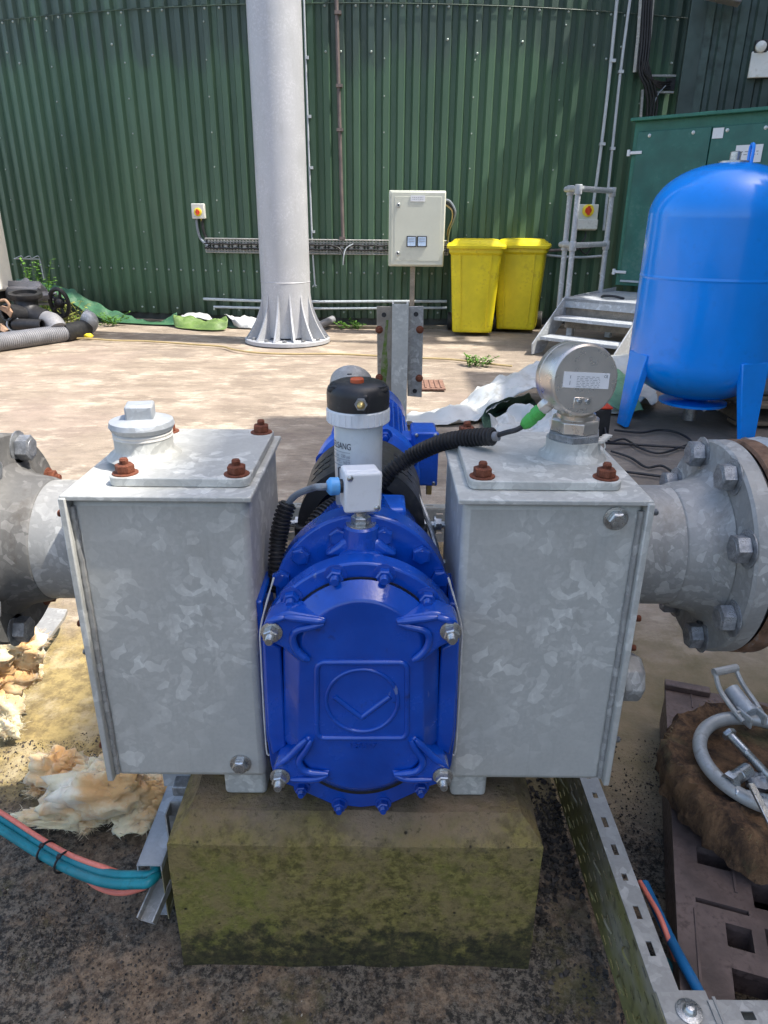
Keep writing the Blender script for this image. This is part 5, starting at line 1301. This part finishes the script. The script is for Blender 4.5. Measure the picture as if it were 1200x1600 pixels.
# terminal box
q_ = Matrix.Rotation(R(-6), 3, 'Y')
tbx = W(662, 713, 1.62)
MB().box((PX + .125, 1.65, tbx.z + .030), (.09, .07, .03)).build('box_neck', m_bluem, mt_, bevel=.004)
tb_ = MB().box((tbx.x, 1.66, tbx.z + .001), (.062, .10, .118)).build('terminal_box', m_bluem, mt_, bevel=.006)
MB().box((tbx.x + .004, 1.60, tbx.z), (.058, .014, .132)).build('terminal_lid', m_bluem, mt_, bevel=.004)
for dx in (-.02, .024):
    for dz in (-.058, .060): place('lid_screw', b_screw, (tbx.x + dx, 1.592, tbx.z + dz), (0, -1, 0), mt_)
pd = thing('padlock', 'small brass padlock hanging below the blue terminal box', 'padlock', W(670, 770, 1.6))
p = W(670, 766, 1.6)
MB().tube([p + Vector((.0075 * math.cos(i * PI / 8), 0, .016 + .010 * math.sin(i * PI / 8))) for i in range(9)] , .002, 6).build('shackle', m_nickel, pd)
MB().box(p + Vector((0, 0, .002)), (.014, .008, .026)).build('body', m_brass, pd, bevel=.003)
MB().tube(smooth_path([W(645, 757, 1.63), W(647, 800, 1.66), W(652, 850, 1.7), W(655, 880, 1.72)], 5), .014, 10).build('motor_cable', m_black, mt_)

# ------------------------------------------------------------------ oil reservoir with black lid, and white switch box
rs = thing('oil_reservoir', 'white lubricant reservoir with black screw lid above the blue pump', 'reservoir', (W(563, 750, 1.08).x, 1.085, .78))
rx, ry = W(560, 700, 1.085).x, 1.085
z_r0, z_r1, z_r2 = .775, W(560, 668, 1.04).z, 0
zr = W(560, 660, 1.035).z
MB().lathe([(.0, .765), (.034, .765), (.0375, .772), (.0385, zr)], (rx, ry, 0), n=64, cap=False).build('bottle', m_resv, rs)
cl = MB().lathe([(.046, zr - .012), (.0485, zr - .010), (.049, zr + .010), (.047, zr + .012), (.030, zr + .012)], (rx, ry, 0), n=64, cap=False).build('collar', m_white, rs)
for i in range(32):
    a = 2 * PI * i / 32; MB().box((rx + .0487 * math.cos(a), ry + .0487 * math.sin(a), zr), (.0022, .0028, .018), Matrix.Rotation(a, 3, 'Z')).build('collar_rib', m_white, cl)
ld = MB().lathe([(.0455, zr + .010), (.0485, zr + .013), (.0488, zr + .034), (.0475, zr + .042), (.043, zr + .048), (.034, zr + .052), (0, zr + .053)], (rx, ry, 0), n=64, cap=False).build('lid', m_black, rs)
for a in (-150, -30, 90):
    d = Vector((math.cos(R(a)), math.sin(R(a)), 0)); MB().ball(Vector((rx, ry, zr + .043)) + d * .041, .011, 14, 8, (1, .7, .55)).build('lid_recess', m_bindark, ld)
    MB().tube([Vector((rx, ry, zr + .048)) + d * .036 + Vector((.012 * math.cos(i * PI / 6), .009 * math.sin(i * PI / 6), 0)) for i in range(12)], .0016, 6, closed=True).build('recess_rim', m_black, ld)
MB().lathe([(.0105, 0), (.0105, .005), (.009, .0065), (0, .0065)], (rx - .001, ry - .012, zr + .0525), n=24, cap=False).build('red_cap', m_orange, ld)
vd = Vector((.02, -1, 0)).normalized(); vp = Vector((rx + .006, ry - .047, zr + .028))
MB().box(vp + Vector((0, .003, -.002)), (.024, .008, .030)).build('valve_boss', m_black, ld, bevel=.004)
vv = MB().lathe([(.0095, 0), (.0095, .009)], vp, vd, 6).build('valve_nut', m_oldbolt, ld)
MB().lathe([(.006, .009), (.006, .014), (.0045, .018), (.0025, .020), (.0035, .022), (0, .024)], vp, vd, 16, cap=False).build('grease_nipple', m_brass, ld)
def wrap_text(txt, size, mat, aC, z, R_, name, sx=1.0, align='RIGHT'):
    me = text_mesh(txt, size, mat, 0, align)
    import bmesh as _b
    bm = _b.new(); bm.from_mesh(me); _b.ops.subdivide_edges(bm, edges=[e for e in bm.edges if e.calc_length() > .004], cuts=1); 
    for v_ in bm.verts:
        a = aC + v_.co.x * sx / R_; zz = v_.co.y; v_.co = Vector((rx + R_ * math.cos(a), ry + R_ * math.sin(a), z + zz))
    bm.to_mesh(me); bm.free(); o = bpy.data.objects.new(name, me); COL.objects.link(o); attach(o, rs); return o
aR = R(-90) - .30; RR2 = .0390
zt1 = W(540, 700, 1.05).z
wrap_text('VOGELSANG', .0145, m_ink, aR + .05, zt1 - .003, RR2, 'brand_print', .72)
wrap_text('15 bar · 230 psi', .0068, m_inkg, aR, zt1 - .0165, RR2, 'print_line', .85)
wrap_text('74°C - 165°F', .0066, m_inkg, aR, zt1 - .0265, RR2, 'print_line', .85)
for k, dz in enumerate((-.008, -.0195, -.030)):
    P = [Vector((rx + RR2 * math.cos(aR - i * .07), ry + RR2 * math.sin(aR - i * .07), zt1 + dz)) for i in range(15)]
    MB().tube(P, .0003, 4).build('print_rule', m_inkg, rs)
P = [Vector((rx + RR2 * math.cos(aR - a), ry + RR2 * math.sin(aR - a), zt1 + dz)) for a, dz in ((.60, -.055), (.60, -.036), (.55, -.0345), (.40, -.0345), (.36, -.037), (.36, -.050), (.36, -.037), (.30, -.0345), (.14, -.0345), (.10, -.037), (.10, -.055))]
MB().tube(P, .0008, 5).build('print_symbol', m_ink, rs)
# white sensor box in front of the bottle
jb = thing('sensor_box', 'small white square sensor box on a stem in front of the reservoir', 'junction box', W(563, 760, .975))
jc = W(562, 766, .944); jr = Matrix.Rotation(R(14), 3, 'Z') @ Matrix.Rotation(R(2), 3, 'Y')
def JL(x, y, z): return jc + Vector((.002, .004, 0)) + jr @ Vector((x, y, z))
jm = MB().box(JL(0, .012, 0), (.052, .030, .058), jr).build('housing', m_white, jb, bevel=.004, seg=3)
MB().box(JL(0, -.010, 0), (.0535, .014, .0595), jr).build('lid', m_white, jb, bevel=.004, seg=3)
for x, z in ((-.020, .023), (.020, -.023)): place('lid_screw', b_screw, JL(x, -.0172, z), jr @ Vector((0, -1, 0)), jb)
MB().box(JL(.0265, .010, 0), (.0008, .016, .040), jr).build('side_label', m_label, jb)
print_bars(MB(), JL(.0272, .010, 0), jr @ Vector((0, 1, 0)), jr @ Vector((0, 0, 1)), .012, .034, 8, 3, 5).build('print', m_inkg, jb)
gx = jr @ Vector((-1, 0, 0))
MB().lathe([(.010, 0), (.010, .006)], JL(-.026, .006, .004), gx, 20).build('gland_seat', m_black, jb)
MB().lathe([(.0125, .005), (.0130, .008), (.0130, .018), (.009, .022), (.0075, .023)], JL(-.026, .006, .004), gx, 12).build('cable_gland', m_gland, jb, bevel=.001)

# ------------------------------------------------------------------ hoses and cables round the pump
h1 = thing('corrugated_conduit', 'black corrugated conduit arching from the gauge cable over the pump', 'conduit', W(700, 690, 1.12))
CP = [W(772, 682, 1.06), W(735, 684, 1.09), W(690, 692, 1.12), W(645, 712, 1.145), W(612, 735, 1.145), W(590, 760, 1.142), (W(560, 775, 1.138)), W(528, 786, 1.115), W(505, 802, 1.09), W(488, 825, 1.07), W(478, 852, 1.06)]
corrugated(MB(), CP, .0145, .0068, .0034, 18).build('conduit_sleeve', m_rubber, h1)
MB().tube([CP[0] + (CP[0] - CP[1]).normalized() * .008, CP[0] - (CP[0] - CP[1]).normalized() * .01], .0075, 12).build('inner_tube', m_greyplast, h1)
MB().tube(smooth_path([CP[0], W(790, 676, 1.05), W(806, 672, 1.045), cst], 8), .0040, 10).build('cable', m_rubber, h1)
h2 = thing('corrugated_conduit', 'short black corrugated conduit hanging between left box and pump', 'conduit', W(440, 820, 1.0))
CP = [W(450, 786, 1.02), W(441, 812, 1.015), W(435, 845, 1.01), W(433, 880, 1.0), W(434, 920, 1.0)]
corrugated(MB(), CP, .0145, .0064, .0032, 18).build('conduit_sleeve', m_rubber, h2)
gs = JL(-.026, .006, .004) + gx * .022
MB().tube(smooth_path([gs, gs + gx * .012, W(490, 762, .99), W(465, 772, 1.01), W(451, 786, 1.02), W(447, 800, 1.02)], 8), .0052, 10).build('grey_cable', m_grey, h2)

# ------------------------------------------------------------------ perforated cable trays
def slotted_wall(t, A, B, z0, z1, mat, nslots, rows_, ths=.002, slot=(.022, .006), seed=0, offset=True):
    """vertical sheet from A to B with real slots cut as gaps between small strips"""
    A, B = Vector(A), Vector(B); L_ = (B - A).length; d = (B - A).normalized(); nrm = Vector((-d.y, d.x, 0)); mb = MB()
    h = (z1 - z0) / rows_; p = L_ / nslots
    for r_ in range(rows_):
        zc = z0 + h * (r_ + .5); a, b = z0 + h * r_, z0 + h * (r_ + 1)
        def bx(s0, s1, za, zb):
            if s1 - s0 < 1e-5 or zb - za < 1e-5: return
            P = [A + d * s0, A + d * s1, A + d * s1 + nrm * ths, A + d * s0 + nrm * ths]
            mb.hexa([Vector((q.x, q.y, za)) for q in P] + [Vector((q.x, q.y, zb)) for q in P])
        bx(0, L_, a, zc - slot[1] / 2); bx(0, L_, zc + slot[1] / 2, b)
        s_ = 0; off_ = (p * .5 if (r_ % 2 and offset) else 0)
        for i in range(nslots + 1):
            c0 = off_ + i * p + p * .25; c1 = c0 + slot[0]
            if c1 > L_: break
            bx(s_, c0, zc - slot[1] / 2, zc + slot[1] / 2); s_ = c1
        bx(s_, L_, zc - slot[1] / 2, zc + slot[1] / 2)
    return mb.build('slotted_side', mat, t, smooth=0)
def slot_strip(t, A, B, wv, z, mat, pitch, slot, name='top_lip', th=.0022, first=.04):
    """horizontal strip with a row of slots"""
    A, B, wv = Vector(A), Vector(B), Vector(wv); L_ = (B - A).length; d = (B - A).normalized(); w_ = wv.length; u = wv.normalized(); mb = MB()
    def bx(s0, s1, a, b):
        if s1 - s0 < 1e-5: return
        P = [A + d * s0 + u * a, A + d * s1 + u * a, A + d * s1 + u * b, A + d * s0 + u * b]
        mb.hexa([Vector((q.x, q.y, z)) for q in P] + [Vector((q.x, q.y, z + th)) for q in P])
    lo, hi = w_ * .5 - slot[1] / 2, w_ * .5 + slot[1] / 2
    bx(0, L_, 0, lo); bx(0, L_, hi, w_); s_ = 0; c0 = first; k = 0
    while c0 + slot[0] < L_:
        l_ = slot[0] * (1 if k % 3 else .6); bx(s_, c0, lo, hi); s_ = c0 + l_; c0 += pitch; k += 1
    bx(s_, L_, lo, hi)
    return mb.build(name, mat, t, smooth=0)
ty = thing('perforated_tray', 'mossy perforated cable tray standing on edge right of the plinth', 'cable tray', (.4, .9, 0))
slotted_wall(ty, (.400, 2.42, 0), (.400, .60, 0), .004, .165, m_moss_tray, 42, 6, .002, (.020, .0065))
slot_strip(ty, (.3985, 2.42, 0), (.3985, .690, 0), (.036, 0, 0), .1655, m_tray, .062, (.024, .009))
MB().box((.4345, 1.555, .157), (.002, 1.73, .02)).build('lip_return', m_tray, ty)
# hooked tabs punched in the side
hk = MB()
for i in range(15):
    yy = .70 + i * .085; 
    for zz in ((.115, .045) if i % 2 else (.075,)):
        P = [Vector((.397 - .008 * math.sin(PI * j / 8), yy - .016 + .004 * j, zz - .005 + .010 * math.sin(PI * j / 8))) for j in range(9)]
        hk.tube(P, .0018, 5)
hk.build('punched_tab', m_moss_tray, ty, kind='stuff')
slotted_wall(ty, (.4345, .655, 0), (.4345, .60, 0), .004, .12, m_tray, 2, 4)
sc_ = slot_strip(ty, (.470, .634, 0), (1.35, .634, 0), (0, .043, 0), .1685, m_tray, .075, (.030, .012), 'cross_lip')
MB().box((.91, .633, .158), (.88, .002, .022)).build('cross_return', m_tray, ty)
slotted_wall(ty, (1.35, .679, 0), (.45, .679, 0), .004, .168, m_tray, 16, 5)
MB().box((.4375, .655, .1665), (.072, .075, .0022)).build('corner_plate', m_tray, ty)
MB().box((.4795, .6555, .1715), (.004, .050, .003)).build('joint_strap', m_tray, ty)
bb = MB().lathe([(.018, 0), (.0185, .0015), (.012, .003), (.010, .003), (.009, .008), (.006, .011), (0, .012)], (.4385, .662, .1682), n=28, cap=False).build('coach_bolt', m_nickel, ty)
tr2 = thing('perforated_tray', 'perforated cable tray crossing behind the pump between the boxes', 'cable tray', (0, 2.47, 0))
slotted_wall(tr2, (.46, 2.47, 0), (-1.0, 2.47, 0), .004, .20, m_tray, 26, 5, .002, (.024, .006))
slot_strip(tr2, (-1.0, 2.472, 0), (.46, 2.472, 0), (0, .04, 0), .2005, m_tray, .07, (.026, .010))
t3 = thing('covered_tray', 'galvanised cable tray with plain lid left of the plinth', 'cable tray', (-.4, 1.1, 0))
MB().box((-.400, 1.70, .166), (.040, 1.60, .002)).build('lid', m_galvsteel, t3)
MB().box((-.4205, 1.70, .160), (.002, 1.60, .014)).box((-.3795, 1.70, .160), (.002, 1.60, .014)).build('lid_edge', m_galvsteel, t3)
slotted_wall(t3, (-.383, 2.5, 0), (-.383, .905, 0), .03, .158, m_moss_tray, 34, 5, .002, (.021, .0045))
MB().box((-.400, .99, .035), (.034, .16, .002)).build('tray_floor', m_galvsteel, t3)
st_ = thing('support_strut', 'galvanised strut channel bolted upright at the left corner of the plinth', 'strut', (-.36, .93, 0))
for x in (-.3795, -.3475): MB().box((x, .965, .115), (.0025, .030, .23)).build('strut_side', m_galv2, st_)
MB().box((-.3635, .981, .115), (.034, .0025, .23)).build('strut_back', m_galv2, st_)
MB().box((-.3605, .9485, .115), (.024, .0022, .23)).build('strut_face', m_galvdirty, st_)
MB().box((-.3635, 1.02, .245), (.075, .004, .028)).build('angle_bracket', m_galvsteel, st_)
MB().box((-.3625, 1.005, .2445), (.03, .03, .022)).build('strut_nut', m_oldbolt, st_, bevel=.003)
ft = thing('strut_offcut', 'short piece of strut channel lying at the left foot of the plinth', 'strut', (-.41, .88, 0))
Ry = Matrix.Rotation(R(-16), 3, 'Z') @ Matrix.Rotation(R(24), 3, 'X')
for dx, w_, h_ in ((-.015, .0025, .016), (.015, .0025, .016)): MB().box(Vector((-.398, .905, .075)) + Ry @ Vector((dx, 0, .008)), (w_, .07, h_), Ry).build('channel_side', m_galv2, ft)
MB().box(Vector((-.398, .905, .075)), (.032, .07, .0025), Ry).build('channel_web', m_galv2, ft)

# ------------------------------------------------------------------ foreground cables
def cab(name, label, P, r, mat, group=None): return tag(MB().tube(smooth_path(P, 10), r, 12).build(name, mat), label, 'cable', group)
P0 = [(-40, 1262, .10), (0, 1284, .09), (60, 1322, .08), (110, 1349, .09), (165, 1369, .12), (215, 1372, .135), (240, 1366, .140)]
tail = [Vector((-.400, .96, .140)), Vector((-.400, 1.2, .135))]
def offs(P, du, dv): return [G(u + du, v + dv, z) for u, v, z in P]
cab('teal_cable', 'upper one of the pair of thick teal cables entering the left tray', offs(P0, 1, -4) + [Vector((-.403, .96, .146)), Vector((-.403, 1.2, .14))], .0088, m_teal)
cab('teal_cable', 'lower one of the pair of thick teal cables entering the left tray', offs(P0, -3, 9) + [Vector((-.394, .955, .128)), Vector((-.397, 1.2, .125))], .0088, m_teal)
cab('salmon_cable', 'salmon pink cable running along the top of the teal pair', offs([(-40, 1250, .10), (0, 1270, .10), (60, 1309, .09), (110, 1337, .10), (165, 1357, .125)], 2, 0) + [W(200, 1368, .95), W(235, 1372, .96), Vector((-.397, 1.1, .13))], .0048, m_pink)
cab('salmon_cable', 'salmon pink cable looping below the teal pair to the left tray', [G(130, 1368, .06), G(150, 1385, .055), G(180, 1395, .055), G(210, 1392, .07), G(238, 1375, .10), Vector((-.39, 1.0, .12))], .0048, m_pink)
for i, (u, v, lb__) in enumerate(((72, 1330, 'left'), (99, 1347, 'right'))):
    c = G(u, v, .085); d = (G(u + 20, v + 12, .085) - G(u - 20, v - 12, .085)).normalized(); up_ = Vector((0, 0, 1)); s_ = d.cross(up_).normalized()
    t = thing('cable_tie', lb__ + ' of two black ties round the teal cables', 'cable tie', c)
    MB().tube([c + s_ * .019 * math.cos(a * PI / 8) * 1.05 + up_ * .019 * math.sin(a * PI / 8) for a in range(16)], .0022, 6, closed=True, flat=d).build('strap', m_black, t)
    MB().box(c + up_ * .020 + s_ * .006, (.008, .008, .006)).build('lock_head', m_black, t, bevel=.001)
    MB().tube([c + up_ * .020 + s_ * .006, c + up_ * .030 + s_ * .010 + d * .012], .0015, 5).build('tail', m_black, t)
RC = [(1005, 1375, .10), (1026, 1420, .11), (1046, 1462, .115), (1066, 1500, .132), (1088, 1540, .136), (1106, 1580, .136), (1120, 1640, .13)]
cab('blue_cable', 'thick blue cable running down behind the right perforated tray', [G(u + 2, v + 6, z) for u, v, z in RC], .0085, m_bluec)
cab('salmon_cable', 'thin salmon cable beside the blue one behind the right tray', [G(1000, 1378, .115), G(1014, 1402, .125), G(1030, 1430, .13), G(1044, 1466, .12), G(1056, 1500, .09)], .0045, m_pink)
cab('teal_cable', 'short dark teal cable end under the blue one behind the right tray', [G(1040, 1500, .04), G(1062, 1530, .04), G(1078, 1560, .03)], .006, m_teal)

# ------------------------------------------------------------------ torn glass wool
def wool(name, label, blobs, seed, strands=260):
    mb = MB(); rr = random.Random(seed)
    for (u, v, z, r_, sc_) in blobs:
        c = G(u, v, z); n, m = 34, 22; vs = []
        for j in range(m + 1):
            t = PI * j / m
            for i in range(n):
                a = 2 * PI * i / n; d = Vector((math.sin(t) * math.cos(a), math.sin(t) * math.sin(a), math.cos(t)))
                k = 1 + .60 * mnoise.fractal(d * 1.5 + c * 9, 1, 2, 3) + .22 * mnoise.noise(d * 5 + c * 7) + .10 * mnoise.noise(d * 13 + c * 17)
                vs.append(c + Vector((d.x * sc_[0], d.y * sc_[1], d.z * sc_[2])) * r_ * k)
        mb.add(vs, [(j * n + i, (j + 1) * n + i, (j + 1) * n + (i + 1) % n, j * n + (i + 1) % n) for j in range(m) for i in range(n)])
        for s_ in range(strands):
            p = rr.choice(vs); q = p + (p - c).normalized() * rr.uniform(.002, .010) + Vector((rr.uniform(-.016, .016), rr.uniform(-.012, .012), rr.uniform(-.004, .008)))
            mb.tube([p, p.lerp(q, .5) + Vector((rr.uniform(-.002, .002),) * 3), q], [.0006, .0005, .0002], 3)
    for p in mb.v:
        if p.z < .002: p.z = .002
    return tag(mb.build(name, m_wool, smooth=180), label, 'insulation')
wool('glass_wool', 'torn heap of cream and orange glass wool on the ground below the left box',
     [(92, 1202, .035, .060, (1.0, .8, .8)), (118, 1238, .035, .065, (.9, 1, .6)), (170, 1235, .06, .075, (1.4, .7, .7)), (80, 1275, .015, .04, (1.7, .55, .4)), (110, 1285, .015, .035, (2.2, .45, .35)), (160, 1215, .05, .055, (1.2, .8, .8)), (185, 1245, .04, .055, (1.5, .6, .6)), (230, 1235, .05, .05, (1.4, .7, .6)), (215, 1275, .02, .045, (1.0, 1.0, .35)), (235, 1255, .03, .045, (.8, .9, .6)), (60, 1235, .012, .018, (1, .8, .5)), (138, 1290, .01, .018, (.7, 1.2, .4)), (75, 1190, .03, .022, (1, .8, .7))], 3)
wool('glass_wool', 'torn glass wool bunched under the dirty left flange',
     [(15, 1010, .22, .075, (1.0, .7, .7)), (-20, 1050, .16, .08, (1, .8, .8)), (30, 1040, .14, .055, (1.0, .7, .9)), (55, 1000, .18, .03, (1.0, .6, .6)), (5, 1100, .08, .05, (.8, .6, 1.0)), (12, 1135, .04, .03, (.9, .6, .9))], 9)
tag(MB().prism([G(74, 954, .05), G(106, 957, .05), G(102, 968, .05), G(48, 1042, .05), G(22, 1040, .05)], (0, 0, .012)).build('metal_strap', m_galv2, bevel=.001), 'pale metal strap lying behind the left pipe stub', 'strap')

# ------------------------------------------------------------------ right: plastic pallet, rotten slab, clamp ring, bolts
A0 = Vector((.716, 1.50, 0)); da = Vector((-.316, -.949, 0)); db = Vector((.949, -.316, 0))
Rpl = Matrix.Rotation(math.atan2(db.y, db.x), 3, 'Z'); ZT = .120
def PP(s_, t_, z=ZT): return A0 + da * s_ + db * t_ + ez * z
pa = thing('plastic_pallet', 'dirty brown plastic pallet with square openings under the rotten slab', 'pallet', PP(.4, .3, 0))
holes = []
def pst(u, v):
    q = G(u, v, ZT) - A0; return q.dot(da), q.dot(db)
for hx in ((1116, 1342, .030, .020), (1156, 1465, .020, .022), (1195, 1400, .02, .03), (1180, 1550, .03, .03), (1070, 1130, .012, .012), (1118, 1122, .03, .02), (1230, 1480, .03, .025)):
    s_, t_ = pst(hx[0], hx[1]); holes.append((s_ - hx[3], s_ + hx[3], t_ - hx[2], t_ + hx[2]))
s_, t_ = pst(1128, 1416); holes.append((s_ - .005, s_ + .005, t_ - .042, t_ + .042))
ss = sorted(set([-0.0, 1.0] + [h[0] for h in holes] + [h[1] for h in holes] + [.05 * i for i in range(1, 20)])); ts = sorted(set([0.0, .62] + [h[2] for h in holes] + [h[3] for h in holes] + [.155, .31, .465]))
ss = [x for x in ss if 0 <= x <= 1.0]; ts = [x for x in ts if 0 <= x <= .62]
mb = MB()
for s0_, s1_ in zip(ss, ss[1:]):
    for t0_, t1_ in zip(ts, ts[1:]):
        sm, tm_ = (s0_ + s1_) / 2, (t0_ + t1_) / 2
        if any(h[0] < sm < h[1] and h[2] < tm_ < h[3] for h in holes): continue
        for za, zb in ((ZT - .014, ZT),):
            mb.hexa([PP(s0_, t0_, za), PP(s0_, t1_, za), PP(s1_, t1_, za), PP(s1_, t0_, za), PP(s0_, t0_, zb), PP(s0_, t1_, zb), PP(s1_, t1_, zb), PP(s1_, t0_, zb)])
mb.build('deck', m_pal, pa, smooth=0)
for (s0_, s1_, t0_, t1_) in holes:
    cs, ct_ = (s0_ + s1_) / 2, (t0_ + t1_) / 2
    for e_ in range(4):
        ds, dt = ((s1_ - s0_) / 2 + .002, 0) if e_ < 2 else (0, (t1_ - t0_) / 2 + .002)
        if e_ % 2: ds, dt = -ds, -dt
        ln = (t1_ - t0_ + .006) if e_ < 2 else (s1_ - s0_ + .006)
        MB().box(PP(cs + ds, ct_ + dt, ZT - .027), (ln if e_ < 2 else .003, .003 if e_ < 2 else ln, .045), Rpl).build('opening_wall', m_pal, pa)
for t_ in (.01, .31, .60): MB().box(PP(.5, t_, .053), (.02 if t_ > .3 else .012, 1.0, .105), Rpl).build('runner', m_pal, pa)
for s_ in (.01, .5, .99): MB().box(PP(s_, .31, .05), (.60, .014, .10), Rpl).build('rib', m_pal, pa)
MB().box(PP(.012, .05, ZT + .008), (.105, .026, .016), Rpl).build('end_lug', m_pal, pa, bevel=.003)
for s_, t_, w_, l_ in ((.20, .045, .004, .1), (.56, .10, .004, .09), (.76, .03, .004, .2), (.05, .06, .0025, .06)):
    MB().box(PP(s_, t_, ZT + .001), (w_, l_, .004), Rpl).build('moulded_line', m_pal, pa)

sl_c = Vector((.775, 1.085, 0)); mb = MB(); n = 120; rings = []
for (rr_, z, am) in ((.215, .124, .03), (.235, .140, .04), (.238, .165, .05), (.240, .19, .05), (.236, .212, .05), (.225, .226, .05), (.19, .224, .03), (.14, .218, .02), (.08, .216, .01), (.03, .216, .0)):
    r_ = []
    for i in range(n):
        a = 2 * PI * i / n; d = Vector((math.cos(a), math.sin(a), 0))
        k = 1 + .14 * mnoise.fractal(d * 1.4 + Vector((3, 1, 0)), 1, 2, 3) + am * 1.3 * mnoise.fractal(Vector((d.x * 16, d.y * 16, z * 60)), .8, 2, 5)
        zz = z + .016 * mnoise.fractal(Vector((d.x * rr_ * 22, d.y * rr_ * 22, z)), 1, 2, 5) * (1 if rr_ > .05 else .3)
        r_.append(sl_c + Vector((d.x * rr_ * k * .92, d.y * rr_ * k * .90, zz)))
    rings.append(r_)
mb.add([p for r_ in rings for p in r_], [(j * n + i, j * n + (i + 1) % n, (j + 1) * n + (i + 1) % n, (j + 1) * n + i) for j in range(len(rings) - 1) for i in range(n)] + [tuple((len(rings) - 1) * n + i for i in range(n)), tuple(reversed(range(n)))])
sb_o = mb.build('rotten_slab', m_bark, smooth=50)
tag(sb_o, 'thick rotten brown wooden slab with frayed edge lying on the plastic pallet', 'wood slab')
mf = MB(); rr = random.Random(4)
for i in range(300):
    a = rr.uniform(1.6, 5.2); r_ = .225 * (.91 + .13 * mnoise.fractal(Vector((math.cos(a), math.sin(a), 0)) * 1.4 + Vector((3, 1, 0)), 1, 2, 3)); z = rr.uniform(.15, .232)
    p = sl_c + Vector((math.cos(a) * r_, math.sin(a) * r_, z)); q = p + Vector((math.cos(a + rr.uniform(-1, 1)), math.sin(a + rr.uniform(-1, 1)), rr.uniform(-.6, .8))) * rr.uniform(.003, .010)
    mf.tube([p, q], [.0012, .0004], 3)
mf.build('splinter', paint('splinter_tan', (.25, .17, .08), .9, .4), sb_o, kind='stuff')
# clamp ring
rc = W(1192, 1178, 1.07); rc = G(1200, 1190, .245)
rg_ = thing('clamp_ring', 'pale grey steel clamp ring lying on the rotten slab', 'clamp ring', rc)
P = [rc + Vector((.122 * math.cos(a * PI / 32), .122 * math.sin(a * PI / 32), .006 * math.sin(a * PI / 32))) for a in range(64)]
MB().tube(P, .0135, 14, closed=True).build('ring', m_handle, rg_)
# over-centre latch at the back of the ring
lc = G(1155, 1105, .262); L1 = Vector((-.30, .95, 0)).normalized(); L2 = Vector((.95, .30, 0)).normalized()
def LP(a, b, z): return lc + L2 * a + L1 * b + ez * z
for sg in (-1, 1):
    MB().tube(smooth_path([LP(sg * .026, -.040, .0), LP(sg * .030, -.01, .012), LP(sg * .030, .030, .030), LP(sg * .026, .055, .055)], 5), .0052, 8).build('latch_arm', m_handle, rg_)
MB().tube([LP(-.030, .055, .056), LP(.030, .055, .056)], .0085, 10).build('latch_bar', m_handle, rg_)
MB().tube(smooth_path([LP(0, -.03, .006), LP(0, 0, .014), LP(0, .03, .024)], 5), .0165, 16).build('latch_body', m_galvsteel, rg_)
MB().cyl(LP(-.03, -.022, .006), LP(.03, -.022, .006), .007, n=12).build('latch_pin', m_nickel, rg_)
for sg in (-1, 1): MB().box(LP(sg * .018, -.032, .002), (.006, .045, .026), Matrix.Rotation(math.atan2(L2.y, L2.x), 3, 'Z')).build('latch_cheek', m_handle, rg_, bevel=.003)
MB().box(LP(0, .0, .0125), (.0, .0, .0)) 
def lying_bolt(label, a, b, r, hr, hl, tip=None):
    a, b = Vector(a), Vector(b); t = thing('loose_bolt', label, 'bolt', a); ax = b - a; L_ = ax.length
    MB().lathe([(hr * .9, -hl), (hr, -hl + .002), (hr, 0)], a, ax, 6).build('head', m_nickel, t, bevel=.0008)
    pr = [(r, 0), (r, L_ * .35)]; k = int(L_ * .65 / .0022)
    for i in range(k): pr += [(r, L_ * .35 + i * .0022 + .0005), (r * .88, L_ * .35 + i * .0022 + .0014)]
    pr += [(r * .85, L_)]
    MB().lathe(pr, a, ax, 16).build('shank', m_nickel, t)
lying_bolt('long zinc hex bolt lying across inside the clamp ring', G(1142, 1150, .262), G(1215, 1228, .243), .0085, .0145, .010)
lying_bolt('lower short threaded bolt lying inside the clamp ring beside the socket', G(1150, 1238, .245), G(1240, 1256, .245), .0085, .010, .003)
skt = thing('hose_nut', 'stubby zinc nut with open bore lying inside the clamp ring', 'nut', G(1145, 1218, .25))
a, b = G(1143, 1219, .252), G(1176, 1198, .252)
MB().lathe([(.0095, -.011), (.0165, -.012), (.0172, -.010), (.0172, .002), (.0145, .004)], a, b - a, 6, cap=False).build('hexagon', m_nickel, skt)
MB().lathe([(.0135, .002), (.0135, .018), (.0125, .019), (.0125, .021), (.0135, .022), (.0135, .050), (.011, .052)], a, b - a, 20).build('sleeve', m_nickel, skt)
MB().lathe([(.0098, -.0105), (0, -.004)], a, b - a, 20, cap=False).build('bore', m_black, skt)
wr = MB().box(G(1192, 1262, .262), (.012, .085, .006), Matrix.Rotation(R(12), 3, 'Z') @ Matrix.Rotation(R(28), 3, 'X')); tag(wr.build('flat_strap', m_nickel, bevel=.001), 'flat zinc strip hanging over the near edge of the clamp ring', 'strip')
for k_, (u, v) in enumerate(((1188, 1225), (1196, 1235))):
    pass
tag(MB().ball(G(1186, 1222, .235), .022, 16, 10, (1.2, 1, .6), .4, 5).build('rusty_fitting', m_oldbolt), 'dark lump of old fitting between the bolts in the ring', 'fitting')
